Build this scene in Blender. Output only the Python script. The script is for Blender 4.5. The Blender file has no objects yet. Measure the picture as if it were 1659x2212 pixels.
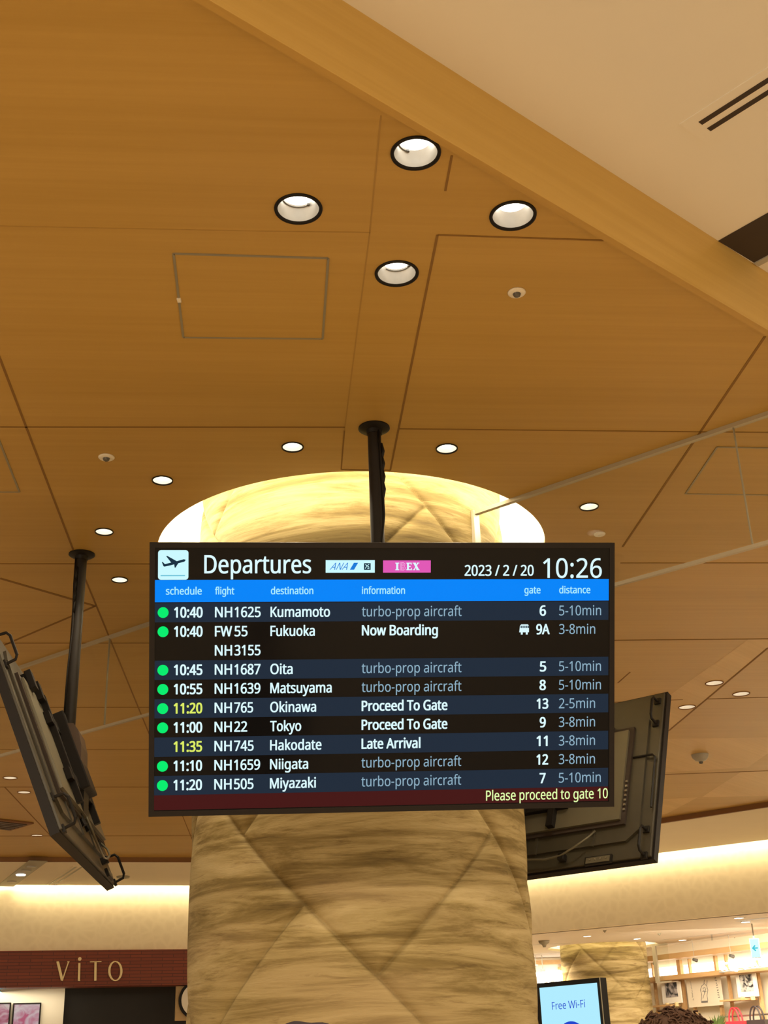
import bpy, bmesh, math, random
from math import radians as R, sin, cos, pi
from mathutils import Vector, Matrix
random.seed(7)
scene = bpy.context.scene
COL = scene.collection

# ------------------------------------------------------------------ camera, world, exposure
W, H = 1659, 2212
FPX = 2687.3
EYE = Vector((0, 0, 1.55))
PITCH, ROLL = 0.418327, -0.0350611
fwd = Vector((0, cos(PITCH), sin(PITCH)))
up0 = Vector((0, -sin(PITCH), cos(PITCH)))
rt0 = Vector((1, 0, 0))
rt = cos(ROLL) * rt0 + sin(ROLL) * up0
up = -sin(ROLL) * rt0 + cos(ROLL) * up0
cam = bpy.data.cameras.new('camera')
cam.sensor_fit = 'HORIZONTAL'
cam.sensor_width = 36.0
cam.lens = 36.0 * FPX / W
cam.clip_end = 200
camo = bpy.data.objects.new('camera', cam)
COL.objects.link(camo)
camo.matrix_world = Matrix((
    (rt.x, up.x, -fwd.x, EYE.x), (rt.y, up.y, -fwd.y, EYE.y), (rt.z, up.z, -fwd.z, EYE.z), (0, 0, 0, 1)))
scene.camera = camo

scene.view_settings.view_transform = 'Standard'
scene.view_settings.look = 'None'
scene.view_settings.gamma = 1.0
scene.view_settings.exposure = 0.0
scene.view_settings.use_curve_mapping = False
scene.cycles.use_denoising = True
scene.cycles.max_bounces = 8
scene.cycles.diffuse_bounces = 4
scene.cycles.glossy_bounces = 4
scene.cycles.transparent_max_bounces = 8
scene.cycles.caustics_reflective = False
scene.cycles.caustics_refractive = False
scene.cycles.sample_clamp_indirect = 4.0

world = bpy.data.worlds.new('world')
scene.world = world
world.use_nodes = True
WORLD_COL, WORLD_STR = (1.0, 0.84, 0.62, 1), 0.55
world.node_tree.nodes['Background'].inputs[0].default_value = WORLD_COL
world.node_tree.nodes['Background'].inputs[1].default_value = WORLD_STR

WARM = (1.0, 0.84, 0.60)


def area(name, loc, direction, sx, sy, power, col=WARM, spread=180):
    l = bpy.data.lights.new(name, 'AREA')
    l.shape = 'RECTANGLE'
    l.size, l.size_y = sx, sy
    l.energy = power
    l.color = col
    l.spread = R(spread)
    o = bpy.data.objects.new(name, l)
    COL.objects.link(o)
    o.location = loc
    o.rotation_euler = Vector(direction).to_track_quat('-Z', 'Y').to_euler()
    return o


# unseen fill lamps, added to brighten the floor, the ceilings and the far hall
area('hall_fill', (2.6, -2.6, 3.82), (0, 0.15, -1), 5.0, 3.0, 840)
area('hall_fill', (-3.6, -1.0, 3.58), (0, 0.2, -1), 3.5, 3.0, 560)
area('hall_fill', (-6.5, 8.6, 3.60), (.1, 0.3, -1), 2.5, 4.0, 300)
area('hall_fill', (6.0, 8.0, 3.56), (-.1, 0.3, -1), 1.2, 2.5, 200)
area('hall_fill', (5.0, 3.2, 3.80), (-.1, 0.1, -1), 2.5, 2.0, 330)


# ------------------------------------------------------------------ pixel sight lines -> real places
def ray(px, py):
    return fwd + ((px - W / 2) / FPX) * rt + ((H / 2 - py) / FPX) * up


def at_z(px, py, z):
    d = ray(px, py)
    return EYE + d * ((z - EYE.z) / d.z)


def at_y(px, py, y):
    d = ray(px, py)
    return EYE + d * (y / d.y)


def on_plane(px, py, p0, n):
    d = ray(px, py)
    p0, n = Vector(p0), Vector(n)
    return EYE + d * ((p0 - EYE).dot(n) / d.dot(n))


# ------------------------------------------------------------------ materials
def newmat(name):
    m = bpy.data.materials.new(name)
    m.use_nodes = True
    nt = m.node_tree
    return m, nt, nt.nodes['Principled BSDF']


def pbr(name, col, rough=0.5, metal=0.0, noise=0.0, nscale=8.0, spec=0.5, bump=0.0):
    m, nt, b = newmat(name)
    b.inputs['Roughness'].default_value = rough
    b.inputs['Metallic'].default_value = metal
    b.inputs['Specular IOR Level'].default_value = spec
    c = tuple(col) + (1,)
    b.inputs['Base Color'].default_value = c
    tc = nt.nodes.new('ShaderNodeTexCoord')
    nz = nt.nodes.new('ShaderNodeTexNoise')
    nz.inputs['Scale'].default_value = nscale
    nz.inputs['Detail'].default_value = 4
    nt.links.new(tc.outputs['Object'], nz.inputs['Vector'])
    mx = nt.nodes.new('ShaderNodeMix')
    mx.data_type = 'RGBA'
    mx.inputs[6].default_value = tuple(x * (1 - noise) for x in col) + (1,)
    mx.inputs[7].default_value = tuple(min(1, x * (1 + noise)) for x in col) + (1,)
    nt.links.new(nz.outputs['Fac'], mx.inputs[0])
    nt.links.new(mx.outputs[2], b.inputs['Base Color'])
    if bump:
        bp = nt.nodes.new('ShaderNodeBump')
        bp.inputs['Strength'].default_value = bump
        bp.inputs['Distance'].default_value = 0.01
        nt.links.new(nz.outputs['Fac'], bp.inputs['Height'])
        nt.links.new(bp.outputs['Normal'], b.inputs['Normal'])
    return m


def emis(name, col, strength=1.0):
    m, nt, b = newmat(name)
    b.inputs['Base Color'].default_value = (0.002, 0.002, 0.002, 1)
    b.inputs['Roughness'].default_value = 0.35
    b.inputs['Specular IOR Level'].default_value = 0.02
    b.inputs['Emission Color'].default_value = tuple(col) + (1,)
    b.inputs['Emission Strength'].default_value = strength
    return m


def wood(name, c1, c2, angle, rough=0.42, sx=0.9, sy=34.0, bscale=1.0):
    m, nt, b = newmat(name)
    g = nt.nodes.new('ShaderNodeNewGeometry')
    mp = nt.nodes.new('ShaderNodeMapping')
    mp.vector_type = 'POINT'
    mp.inputs['Rotation'].default_value = (0, 0, -angle)
    nt.links.new(g.outputs['Position'], mp.inputs['Vector'])
    mp2 = nt.nodes.new('ShaderNodeMapping')
    mp2.inputs['Scale'].default_value = (sx, sy, sy)
    nt.links.new(mp.outputs[0], mp2.inputs['Vector'])
    n1 = nt.nodes.new('ShaderNodeTexNoise')
    n1.inputs['Scale'].default_value = 1.0 * bscale
    n1.inputs['Detail'].default_value = 6
    n1.inputs['Roughness'].default_value = 0.6
    nt.links.new(mp2.outputs[0], n1.inputs['Vector'])
    mp3 = nt.nodes.new('ShaderNodeMapping')
    mp3.inputs['Scale'].default_value = (0.25, 5.0, 5.0)
    nt.links.new(mp.outputs[0], mp3.inputs['Vector'])
    n2 = nt.nodes.new('ShaderNodeTexNoise')
    n2.inputs['Scale'].default_value = 1.0
    n2.inputs['Detail'].default_value = 3
    nt.links.new(mp3.outputs[0], n2.inputs['Vector'])
    ad = nt.nodes.new('ShaderNodeMath')
    ad.operation = 'MULTIPLY_ADD'
    ad.inputs[1].default_value = 0.5
    nt.links.new(n1.outputs['Fac'], ad.inputs[0])
    hf = nt.nodes.new('ShaderNodeMath')
    hf.operation = 'MULTIPLY'
    hf.inputs[1].default_value = 0.5
    nt.links.new(n2.outputs['Fac'], hf.inputs[0])
    nt.links.new(hf.outputs[0], ad.inputs[2])
    rp = nt.nodes.new('ShaderNodeValToRGB')
    rp.color_ramp.elements[0].position = 0.36
    rp.color_ramp.elements[0].color = tuple(c1) + (1,)
    rp.color_ramp.elements[1].position = 0.64
    rp.color_ramp.elements[1].color = tuple(c2) + (1,)
    nt.links.new(ad.outputs[0], rp.inputs['Fac'])
    nt.links.new(rp.outputs['Color'], b.inputs['Base Color'])
    b.inputs['Roughness'].default_value = rough
    b.inputs['Specular IOR Level'].default_value = 0.3
    return m


GRID = 0.096
M = {}
M['wood'] = wood('ceiling_wood', (0.445, 0.275, 0.066), (0.51, 0.322, 0.086), GRID)
M['wood_cross_sheen'] = wood('ceiling_wood_crossgrain_sheen', (0.53, 0.34, 0.105), (0.61, 0.41, 0.14), GRID + pi / 4)  # turned grain, with its sheen put into the colour as a lighter tone
M['wood_fascia'] = wood('fascia_wood', (0.45, 0.275, 0.066), (0.53, 0.335, 0.093), 0.73)
M['shelf_wood'] = wood('shelf_wood', (0.50, 0.30, 0.13), (0.60, 0.38, 0.18), -0.9, sx=2, sy=30)
M['seam'] = pbr('panel_gap', (0.23, 0.12, 0.025), 0.8, noise=0.1)
M['seam_faint'] = pbr('veneer_joint', (0.38, 0.225, 0.052), 0.6, noise=0.1)
M['edge'] = pbr('wood_edge', (0.20, 0.085, 0.018), 0.6, noise=0.15)
M['hatchmetal'] = pbr('hatch_metal', (0.30, 0.27, 0.19), 0.5, 0.3, noise=0.05)
M['white_ceil'] = pbr('white_plaster', (0.76, 0.73, 0.67), 0.85, noise=0.02, nscale=3)
M['cream'] = pbr('cream_plaster', (0.80, 0.72, 0.55), 0.85, noise=0.03, nscale=4)
M['shop_ceil'] = pbr('shop_plaster', (0.74, 0.66, 0.55), 0.7, noise=0.03, nscale=2)
M['cove_white'] = pbr('cove_white', (0.9, 0.88, 0.80), 0.8, noise=0.01)
M['black'] = pbr('black_metal', (0.011, 0.009, 0.0075), 0.5, 0.0, spec=0.2, noise=0.15, nscale=20)
M['pole'] = pbr('pole_paint', (0.012, 0.0095, 0.0075), 0.45, 0.0, spec=0.25, noise=0.2, nscale=12)
M['bezel'] = pbr('bezel_plastic', (0.012, 0.009, 0.008), 0.5, spec=0.18, noise=0.1, nscale=30)
M['backcase'] = pbr('back_case', (0.052, 0.045, 0.029), 0.42, noise=0.12, nscale=25)
M['backplate'] = pbr('back_plate', (0.145, 0.13, 0.086), 0.40, 0.2, noise=0.08, nscale=14)
M['bracket'] = pbr('bracket_brown', (0.060, 0.035, 0.020), 0.5, noise=0.1, nscale=15)
M['steel'] = pbr('steel', (0.55, 0.53, 0.48), 0.28, 0.9, noise=0.08, nscale=30)
M['grey'] = pbr('grey_plastic', (0.40, 0.38, 0.33), 0.5, noise=0.05)
M['dome'] = pbr('dark_dome', (0.10, 0.095, 0.085), 0.25, noise=0.05)
M['offwhite'] = pbr('offwhite_plastic', (0.78, 0.73, 0.62), 0.5, noise=0.03)
M['rail'] = pbr('aluminium_rail', (0.44, 0.39, 0.28), 0.45, 0.2, noise=0.06)
M['reflector'] = pbr('reflector', (0.62, 0.60, 0.55), 0.30, 0.55, noise=0.06, nscale=60)
M['reflector_w'] = pbr('reflector_white', (0.88, 0.85, 0.78), 0.4, 0.0, noise=0.05, nscale=60)
M['lamp'] = emis('lamp_glow', (1.0, 0.93, 0.80), 5)
M['lamp_far'] = emis('lamp_glow_far', (1.0, 0.92, 0.76), 9)
M['lamp_dim'] = emis('lamp_glow_dim', (1.0, 0.90, 0.74), 4)
M['led'] = emis('cove_led', (1.0, 0.87, 0.62), 75)
M['led_wall'] = emis('wall_cove_led', (1.0, 0.85, 0.52), 20)
M['floor'] = pbr('floor_carpet', (0.44, 0.345, 0.235), 0.9, noise=0.2, nscale=3)
M['darkslot'] = pbr('slot_dark', (0.035, 0.022, 0.014), 0.7, noise=0.1)
M['skin'] = pbr('skin', (0.62, 0.40, 0.28), 0.55, noise=0.05)
M['hair_brown'] = pbr('hair_brown', (0.050, 0.022, 0.011), 0.7, noise=0.4, nscale=40, spec=0.2)
M['hair_black'] = pbr('hair_black', (0.014, 0.008, 0.012), 0.8, spec=0.1, noise=0.3, nscale=40)
M['coat_navy'] = pbr('coat_navy', (0.04, 0.045, 0.07), 0.8, noise=0.2, nscale=20)
M['coat_grey'] = pbr('coat_grey', (0.13, 0.12, 0.11), 0.85, noise=0.2, nscale=20)
M['trouser'] = pbr('trousers', (0.035, 0.035, 0.045), 0.85, noise=0.2, nscale=20)
M['shoe'] = pbr('shoe_leather', (0.02, 0.017, 0.015), 0.4, noise=0.1)


def glass_mat(name):
    m = bpy.data.materials.new(name)
    m.use_nodes = True
    nt = m.node_tree
    nt.nodes.clear()
    out = nt.nodes.new('ShaderNodeOutputMaterial')
    mix = nt.nodes.new('ShaderNodeMixShader')
    tr = nt.nodes.new('ShaderNodeBsdfTransparent')
    tr.inputs[0].default_value = (0.975, 0.985, 0.97, 1)
    gl = nt.nodes.new('ShaderNodeBsdfGlossy')
    gl.inputs['Roughness'].default_value = 0.03
    mix.inputs[0].default_value = 0.05
    nt.links.new(tr.outputs[0], mix.inputs[1])
    nt.links.new(gl.outputs[0], mix.inputs[2])
    nt.links.new(mix.outputs[0], out.inputs[0])
    return m


M['glass'] = glass_mat('barrier_glass')


def fabric_marble(name):
    m, nt, b = newmat(name)
    tc = nt.nodes.new('ShaderNodeTexCoord')

    def noise(scale, sc, det=6, dist=0.0, rough=0.6):
        mp = nt.nodes.new('ShaderNodeMapping')
        mp.inputs['Scale'].default_value = sc
        nt.links.new(tc.outputs['Object'], mp.inputs['Vector'])
        n = nt.nodes.new('ShaderNodeTexNoise')
        n.inputs['Scale'].default_value = scale
        n.inputs['Detail'].default_value = det
        n.inputs['Distortion'].default_value = dist
        n.inputs['Roughness'].default_value = rough
        nt.links.new(mp.outputs[0], n.inputs['Vector'])
        return n
    n1 = noise(1.0, (1.3, 1.3, 12.0), 9, 0.55, 0.68)
    n2 = noise(1.0, (4.5, 4.5, 44.0), 6, 0.6, 0.7)
    n3 = noise(1.0, (0.8, 0.8, 3.0), 2, 0.3)
    rp = nt.nodes.new('ShaderNodeValToRGB')
    e = rp.color_ramp.elements
    e[0].position, e[0].color = 0.30, (0.115, 0.078, 0.024, 1)
    e[1].position, e[1].color = 0.66, (0.45, 0.35, 0.175, 1)
    k = rp.color_ramp.elements.new(0.43)
    k.color = (0.205, 0.145, 0.050, 1)
    k = rp.color_ramp.elements.new(0.53)
    k.color = (0.35, 0.265, 0.115, 1)
    nt.links.new(n1.outputs['Fac'], rp.inputs['Fac'])
    r2 = nt.nodes.new('ShaderNodeValToRGB')
    r2.color_ramp.elements[0].position, r2.color_ramp.elements[0].color = 0.26, (0.42, 0.34, 0.24, 1)
    r2.color_ramp.elements[1].position, r2.color_ramp.elements[1].color = 0.44, (1, 1, 1, 1)
    nt.links.new(n2.outputs['Fac'], r2.inputs['Fac'])
    mx = nt.nodes.new('ShaderNodeMix')
    mx.data_type, mx.blend_type = 'RGBA', 'MULTIPLY'
    mx.inputs[0].default_value = 0.85
    nt.links.new(rp.outputs['Color'], mx.inputs[6])
    nt.links.new(r2.outputs['Color'], mx.inputs[7])
    m3 = nt.nodes.new('ShaderNodeMix')
    m3.data_type, m3.blend_type = 'RGBA', 'MIX'
    m3.inputs[7].default_value = (0.38, 0.27, 0.15, 1)
    r3 = nt.nodes.new('ShaderNodeMapRange')
    r3.inputs[1].default_value, r3.inputs[2].default_value = 0.55, 0.75
    r3.inputs[4].default_value = 0.5
    nt.links.new(n3.outputs['Fac'], r3.inputs[0])
    nt.links.new(r3.outputs[0], m3.inputs[0])
    nt.links.new(mx.outputs[2], m3.inputs[6])
    nt.links.new(m3.outputs[2], b.inputs['Base Color'])
    b.inputs['Roughness'].default_value = 0.75
    b.inputs['Specular IOR Level'].default_value = 0.25
    bp = nt.nodes.new('ShaderNodeBump')
    bp.inputs['Strength'].default_value = 0.25
    bp.inputs['Distance'].default_value = 0.01
    nt.links.new(n2.outputs['Fac'], bp.inputs['Height'])
    nt.links.new(bp.outputs['Normal'], b.inputs['Normal'])
    return m


M['fabric'] = fabric_marble('column_fabric')


def brick_mat(name):
    m, nt, b = newmat(name)
    tc = nt.nodes.new('ShaderNodeTexCoord')
    br = nt.nodes.new('ShaderNodeTexBrick')
    br.inputs['Color1'].default_value = (0.185, 0.032, 0.010, 1)
    br.inputs['Color2'].default_value = (0.155, 0.026, 0.008, 1)
    br.inputs['Mortar'].default_value = (0.075, 0.014, 0.006, 1)
    br.inputs['Scale'].default_value = 1.0
    br.inputs['Mortar Size'].default_value = 0.004
    br.inputs['Brick Width'].default_value = 0.25
    br.inputs['Row Height'].default_value = 0.036
    mp = nt.nodes.new('ShaderNodeMapping')
    mp.inputs['Rotation'].default_value = (R(-90), 0, 0)
    nt.links.new(tc.outputs['Object'], mp.inputs['Vector'])
    nt.links.new(mp.outputs[0], br.inputs['Vector'])
    nt.links.new(br.outputs['Color'], b.inputs['Base Color'])
    b.inputs['Roughness'].default_value = 0.55
    return m


M['brick'] = brick_mat('red_brick')


def wallpaper(name):
    m, nt, b = newmat(name)
    tc = nt.nodes.new('ShaderNodeTexCoord')
    v = nt.nodes.new('ShaderNodeTexVoronoi')
    v.inputs['Scale'].default_value = 8.5
    v.feature = 'DISTANCE_TO_EDGE'
    nt.links.new(tc.outputs['Object'], v.inputs['Vector'])
    n = nt.nodes.new('ShaderNodeTexNoise')
    n.inputs['Scale'].default_value = 5
    nt.links.new(tc.outputs['Object'], n.inputs['Vector'])
    mu = nt.nodes.new('ShaderNodeMath')
    mu.operation = 'MULTIPLY'
    nt.links.new(v.outputs['Distance'], mu.inputs[0])
    nt.links.new(n.outputs['Fac'], mu.inputs[1])
    rp = nt.nodes.new('ShaderNodeValToRGB')
    rp.color_ramp.elements[0].position, rp.color_ramp.elements[0].color = 0.01, (0.745, 0.64, 0.455, 1)
    rp.color_ramp.elements[1].position, rp.color_ramp.elements[1].color = 0.14, (0.705, 0.60, 0.42, 1)
    nt.links.new(mu.outputs[0], rp.inputs['Fac'])
    nt.links.new(rp.outputs['Color'], b.inputs['Base Color'])
    b.inputs['Roughness'].default_value = 0.8
    return m


M['wallpaper'] = wallpaper('cream_wallpaper')


def picture_emis(name, c1, c2, c3, scale, strength):
    m, nt, b = newmat(name)
    tc = nt.nodes.new('ShaderNodeTexCoord')
    n = nt.nodes.new('ShaderNodeTexNoise')
    n.inputs['Scale'].default_value = scale
    n.inputs['Detail'].default_value = 3
    n.inputs['Distortion'].default_value = 1.0
    nt.links.new(tc.outputs['Object'], n.inputs['Vector'])
    rp = nt.nodes.new('ShaderNodeValToRGB')
    e = rp.color_ramp.elements
    e[0].position, e[0].color = 0.35, tuple(c1) + (1,)
    e[1].position, e[1].color = 0.62, tuple(c3) + (1,)
    k = e.new(0.50)
    k.color = tuple(c2) + (1,)
    nt.links.new(n.outputs['Fac'], rp.inputs['Fac'])
    nt.links.new(rp.outputs['Color'], b.inputs['Emission Color'])
    b.inputs['Emission Strength'].default_value = strength
    b.inputs['Base Color'].default_value = (0.02, 0.02, 0.02, 1)
    return m


def print_mat(name, scale, c1, c2):
    m, nt, b = newmat(name)
    tc = nt.nodes.new('ShaderNodeTexCoord')
    n = nt.nodes.new('ShaderNodeTexNoise')
    n.inputs['Scale'].default_value = scale
    n.inputs['Detail'].default_value = 5
    n.inputs['Distortion'].default_value = 2.0
    nt.links.new(tc.outputs['Object'], n.inputs['Vector'])
    rp = nt.nodes.new('ShaderNodeValToRGB')
    rp.color_ramp.elements[0].position, rp.color_ramp.elements[0].color = 0.42, tuple(c1) + (1,)
    rp.color_ramp.elements[1].position, rp.color_ramp.elements[1].color = 0.55, tuple(c2) + (1,)
    nt.links.new(n.outputs['Fac'], rp.inputs['Fac'])
    nt.links.new(rp.outputs['Color'], b.inputs['Base Color'])
    b.inputs['Roughness'].default_value = 0.6
    return m


# screen materials
M['screen'] = pbr('screen_glass', (0.004, 0.004, 0.005), 0.12, noise=0.0, spec=0.12)
M['e_white'] = emis('screen_white', (0.72, 0.95, 1.0), 1.0)
M['e_dim'] = emis('screen_dim', (0.27, 0.43, 0.55), 1.0)
M['e_yellow'] = emis('screen_yellow', (0.72, 0.85, 0.13), 1.0)
M['e_lime'] = emis('screen_lime', (0.78, 1.0, 0.42), 1.0)
M['e_green'] = emis('screen_green', (0.0, 0.85, 0.16), 1.0)
M['e_blue'] = emis('screen_blue', (0.0, 0.235, 0.95), 1.0)
M['e_head'] = emis('screen_heading', (0.40, 0.85, 0.98), 1.0)
M['e_row'] = emis('screen_row', (0.014, 0.025, 0.044), 1.0)
M['e_maroon'] = emis('screen_maroon', (0.060, 0.008, 0.008), 1.0)
M['e_icon'] = emis('screen_icon', (0.60, 0.95, 1.0), 1.0)
M['e_iconline'] = emis('screen_icon_line', (0.12, 0.5, 0.68), 1.0)
M['e_navy'] = emis('screen_navy', (0.008, 0.030, 0.055), 1.0)
M['e_pink'] = emis('screen_pink', (0.75, 0.10, 0.47), 1.0)
M['e_pinkl'] = emis('screen_pink_light', (0.95, 0.55, 0.85), 1.0)
M['e_lblue'] = emis('screen_logo_blue', (0.01, 0.20, 0.70), 1.0)
M['e_kiosk'] = emis('kiosk_screen', (0.44, 0.84, 1.0), 1.0)
M['e_kblue'] = emis('kiosk_blue', (0.015, 0.06, 0.62), 1.0)
M['e_sign'] = emis('sign_glow', (1.0, 0.97, 0.92), 6.0)
M['e_backlit'] = emis('backlit_panel', (1.0, 0.86, 0.64), 4.5)
M['e_exit'] = emis('exit_face', (0.60, 0.97, 1.0), 1.1)
M['e_cyan'] = emis('cyan_face', (0.02, 0.55, 0.66), 1.0)


# ------------------------------------------------------------------ mesh builder and object helpers
class MB:
    def __init__(self):
        self.bm = bmesh.new()
        self.mi = 0

    def _tag(self, geom):
        for f in geom:
            f.material_index = self.mi

    def box(self, c, s, rot=None, bevel=0.0):
        r = bmesh.ops.create_cube(self.bm, size=1.0)
        vs = r['verts']
        bmesh.ops.scale(self.bm, verts=vs, vec=s)
        fs = list({f for v in vs for f in v.link_faces})
        if bevel:
            es = list({e for v in vs for e in v.link_edges})
            rb = bmesh.ops.bevel(self.bm, geom=es, offset=bevel, segments=2, profile=0.7, affect='EDGES')
            vs = list({v for f in rb['faces'] for v in f.verts} | {v for v in vs if v.is_valid})
            fs = list({f for v in vs for f in v.link_faces})
        self._tag(fs)
        mt = Matrix.Translation(Vector(c)) @ (rot.to_4x4() if rot is not None else Matrix())
        bmesh.ops.transform(self.bm, matrix=mt, verts=vs)
        return self

    def cyl(self, a, b, r, r2=None, seg=24, caps=True):
        a, b = Vector(a), Vector(b)
        d = b - a
        rr = bmesh.ops.create_cone(self.bm, cap_ends=caps, segments=seg, radius1=r, radius2=r if r2 is None else r2, depth=d.length)
        vs = rr['verts']
        q = d.to_track_quat('Z', 'Y').to_matrix().to_4x4()
        bmesh.ops.transform(self.bm, matrix=Matrix.Translation((a + b) / 2) @ q, verts=vs)
        self._tag({f for v in vs for f in v.link_faces})
        return self

    def tube(self, pts, r, seg=8, closed=False):
        pts = [Vector(p) for p in pts]
        rings = []
        n = len(pts)
        for i, p in enumerate(pts):
            if closed:
                t = pts[(i + 1) % n] - pts[i - 1]
            else:
                t = pts[min(i + 1, n - 1)] - pts[max(i - 1, 0)]
            q = t.to_track_quat('Z', 'Y').to_matrix()
            ring = [self.bm.verts.new(p + q @ Vector((r * cos(2 * pi * k / seg), r * sin(2 * pi * k / seg), 0))) for k in range(seg)]
            rings.append(ring)
        fs = []
        for i in range(n if closed else n - 1):
            A, B = rings[i], rings[(i + 1) % n]
            # align ring starts to limit twist
            off = min(range(seg), key=lambda o: sum((A[k].co - B[(k + o) % seg].co).length for k in range(0, seg, 2)))
            for k in range(seg):
                try:
                    fs.append(self.bm.faces.new((A[k], A[(k + 1) % seg], B[(k + 1 + off) % seg], B[(k + off) % seg])))
                except ValueError:
                    pass
        if not closed:
            fs.append(self.bm.faces.new(rings[0]))
            fs.append(self.bm.faces.new(rings[-1]))
        self._tag(fs)
        return self

    def lathe(self, prof, seg=40, c=(0, 0, 0)):
        c = Vector(c)
        rings = []
        for r, z in prof:
            if r < 1e-6:
                rings.append([self.bm.verts.new(c + Vector((0, 0, z)))])
            else:
                rings.append([self.bm.verts.new(c + Vector((r * cos(2 * pi * k / seg), r * sin(2 * pi * k / seg), z))) for k in range(seg)])
        fs = []
        for A, B in zip(rings, rings[1:]):
            for k in range(seg):
                k2 = (k + 1) % seg
                if len(A) == 1 and len(B) == 1:
                    continue
                if len(A) == 1:
                    fs.append(self.bm.faces.new((A[0], B[k2], B[k])))
                elif len(B) == 1:
                    fs.append(self.bm.faces.new((A[k], A[k2], B[0])))
                else:
                    fs.append(self.bm.faces.new((A[k], A[k2], B[k2], B[k])))
        self._tag(fs)
        return self

    def prism(self, pts, off):
        """polygon (list of 3-D points) extruded by the vector off"""
        off = Vector(off)
        a = [self.bm.verts.new(Vector(p)) for p in pts]
        b = [self.bm.verts.new(Vector(p) + off) for p in pts]
        n = len(pts)
        fs = [self.bm.faces.new(a), self.bm.faces.new(b[::-1])]
        for i in range(n):
            fs.append(self.bm.faces.new((a[i], b[i], b[(i + 1) % n], a[(i + 1) % n])))
        self._tag(fs)
        return self

    def mesh(self, me, mat4):
        n0 = len(self.bm.verts)
        f0 = len(self.bm.faces)
        self.bm.from_mesh(me)
        self.bm.verts.ensure_lookup_table()
        self.bm.faces.ensure_lookup_table()
        bmesh.ops.transform(self.bm, matrix=mat4, verts=self.bm.verts[n0:])
        self._tag(self.bm.faces[f0:])
        return self

    def xf(self, mat4):
        bmesh.ops.transform(self.bm, matrix=mat4, verts=self.bm.verts)
        return self

    def build(self, name, mats, parent=None, smooth=False, loc=None, label=None):
        bmesh.ops.recalc_face_normals(self.bm, faces=self.bm.faces)
        me = bpy.data.meshes.new(name)
        self.bm.to_mesh(me)
        self.bm.free()
        if not isinstance(mats, (list, tuple)):
            mats = [mats]
        for m in mats:
            me.materials.append(m)
        if smooth:
            for p in me.polygons:
                p.use_smooth = True
        o = bpy.data.objects.new(name, me)
        COL.objects.link(o)
        if loc is not None:
            o.location = loc
        if parent is not None:
            o.parent = parent
        if label:
            o['label'] = label
        return o


def auto_smooth(o, ang=35):
    for p in o.data.polygons:
        p.use_smooth = True
    bm = bmesh.new()
    bm.from_mesh(o.data)
    for e in bm.edges:
        if len(e.link_faces) == 2 and e.calc_face_angle(0) > R(ang):
            e.smooth = False
    bm.to_mesh(o.data)
    bm.free()
    return o


def thing(name, label, cat, loc=(0, 0, 0), rotz=0.0, group=None):
    o = bpy.data.objects.new(name, None)
    COL.objects.link(o)
    o.location = loc
    o.rotation_euler = (0, 0, rotz)
    o.empty_display_size = 0.1
    return tag(o, label, cat, group)


def tag(o, label, cat, group=None):
    o['label'] = label
    o['category'] = cat
    if group:
        o['group'] = group
    return o


def struct(o, label=None):
    o['kind'] = 'structure'
    if label:
        o['label'] = label
    return o


def copy_tree(o, parent=None):
    c = o.copy()
    COL.objects.link(c)
    c.parent = parent
    for ch in o.children:
        copy_tree(ch, c)
    return c


_textcache = {}
_cap = 0.7
try:      # the sans face that ships with Blender, else its built-in face
    import os
    _face = bpy.data.fonts.load(os.path.join(bpy.utils.system_resource('DATAFILES'), 'fonts', 'NotoSansMath-Regular.woff2'))
except Exception:
    _face = None



def text_mesh(s, weight=0.0, spacing=1.0):
    key = (s, weight, spacing)
    if key in _textcache:
        return _textcache[key]
    cu = bpy.data.curves.new('lettering', 'FONT')
    cu.body = s
    cu.size = 1.0
    if _face:
        cu.font = _face
    cu.space_character = spacing
    cu.resolution_u = 4
    o = bpy.data.objects.new('lettering', cu)
    COL.objects.link(o)
    dg = bpy.context.evaluated_depsgraph_get()
    me = bpy.data.meshes.new_from_object(o.evaluated_get(dg))
    bpy.data.objects.remove(o)
    bpy.data.curves.remove(cu)
    xs = [v.co.x for v in me.vertices]
    ys = [v.co.y for v in me.vertices]
    _textcache[key] = (me, min(xs), max(xs), min(ys), max(ys))
    return _textcache[key]


_cap = text_mesh('H')[4]


def put_text(mb, s, u0, u1, v, cap, origin_m, weight=0.0, y=0.0, spacing=1.0):
    """lettering on the local x-z plane: left u0, right u1, baseline v, capital height cap"""
    me, x0, x1, y0, y1 = text_mesh(s, 0.0, spacing)
    e = weight / 0.7 * cap * 1.5      # heavier faces: the outline laid down again a hair to each side
    if e > 0:
        for dx, dz in ((-e, 0), (e, 0), (-e * .7, e * .6), (e * .7, e * .6), (-e * .7, -e * .6), (e * .7, -e * .6)):
            put_text(mb, s, u0 + e + dx, u1 - e + dx, v + dz, cap, origin_m, 0.0, y, spacing)
    sx = (u1 - u0) / (x1 - x0)
    sy = cap / _cap
    m = Matrix(((sx, 0, 0, u0 - x0 * sx), (0, 0, -1, y), (0, sy, 0, v), (0, 0, 0, 1)))
    mb.mesh(me, origin_m @ m)


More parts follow.
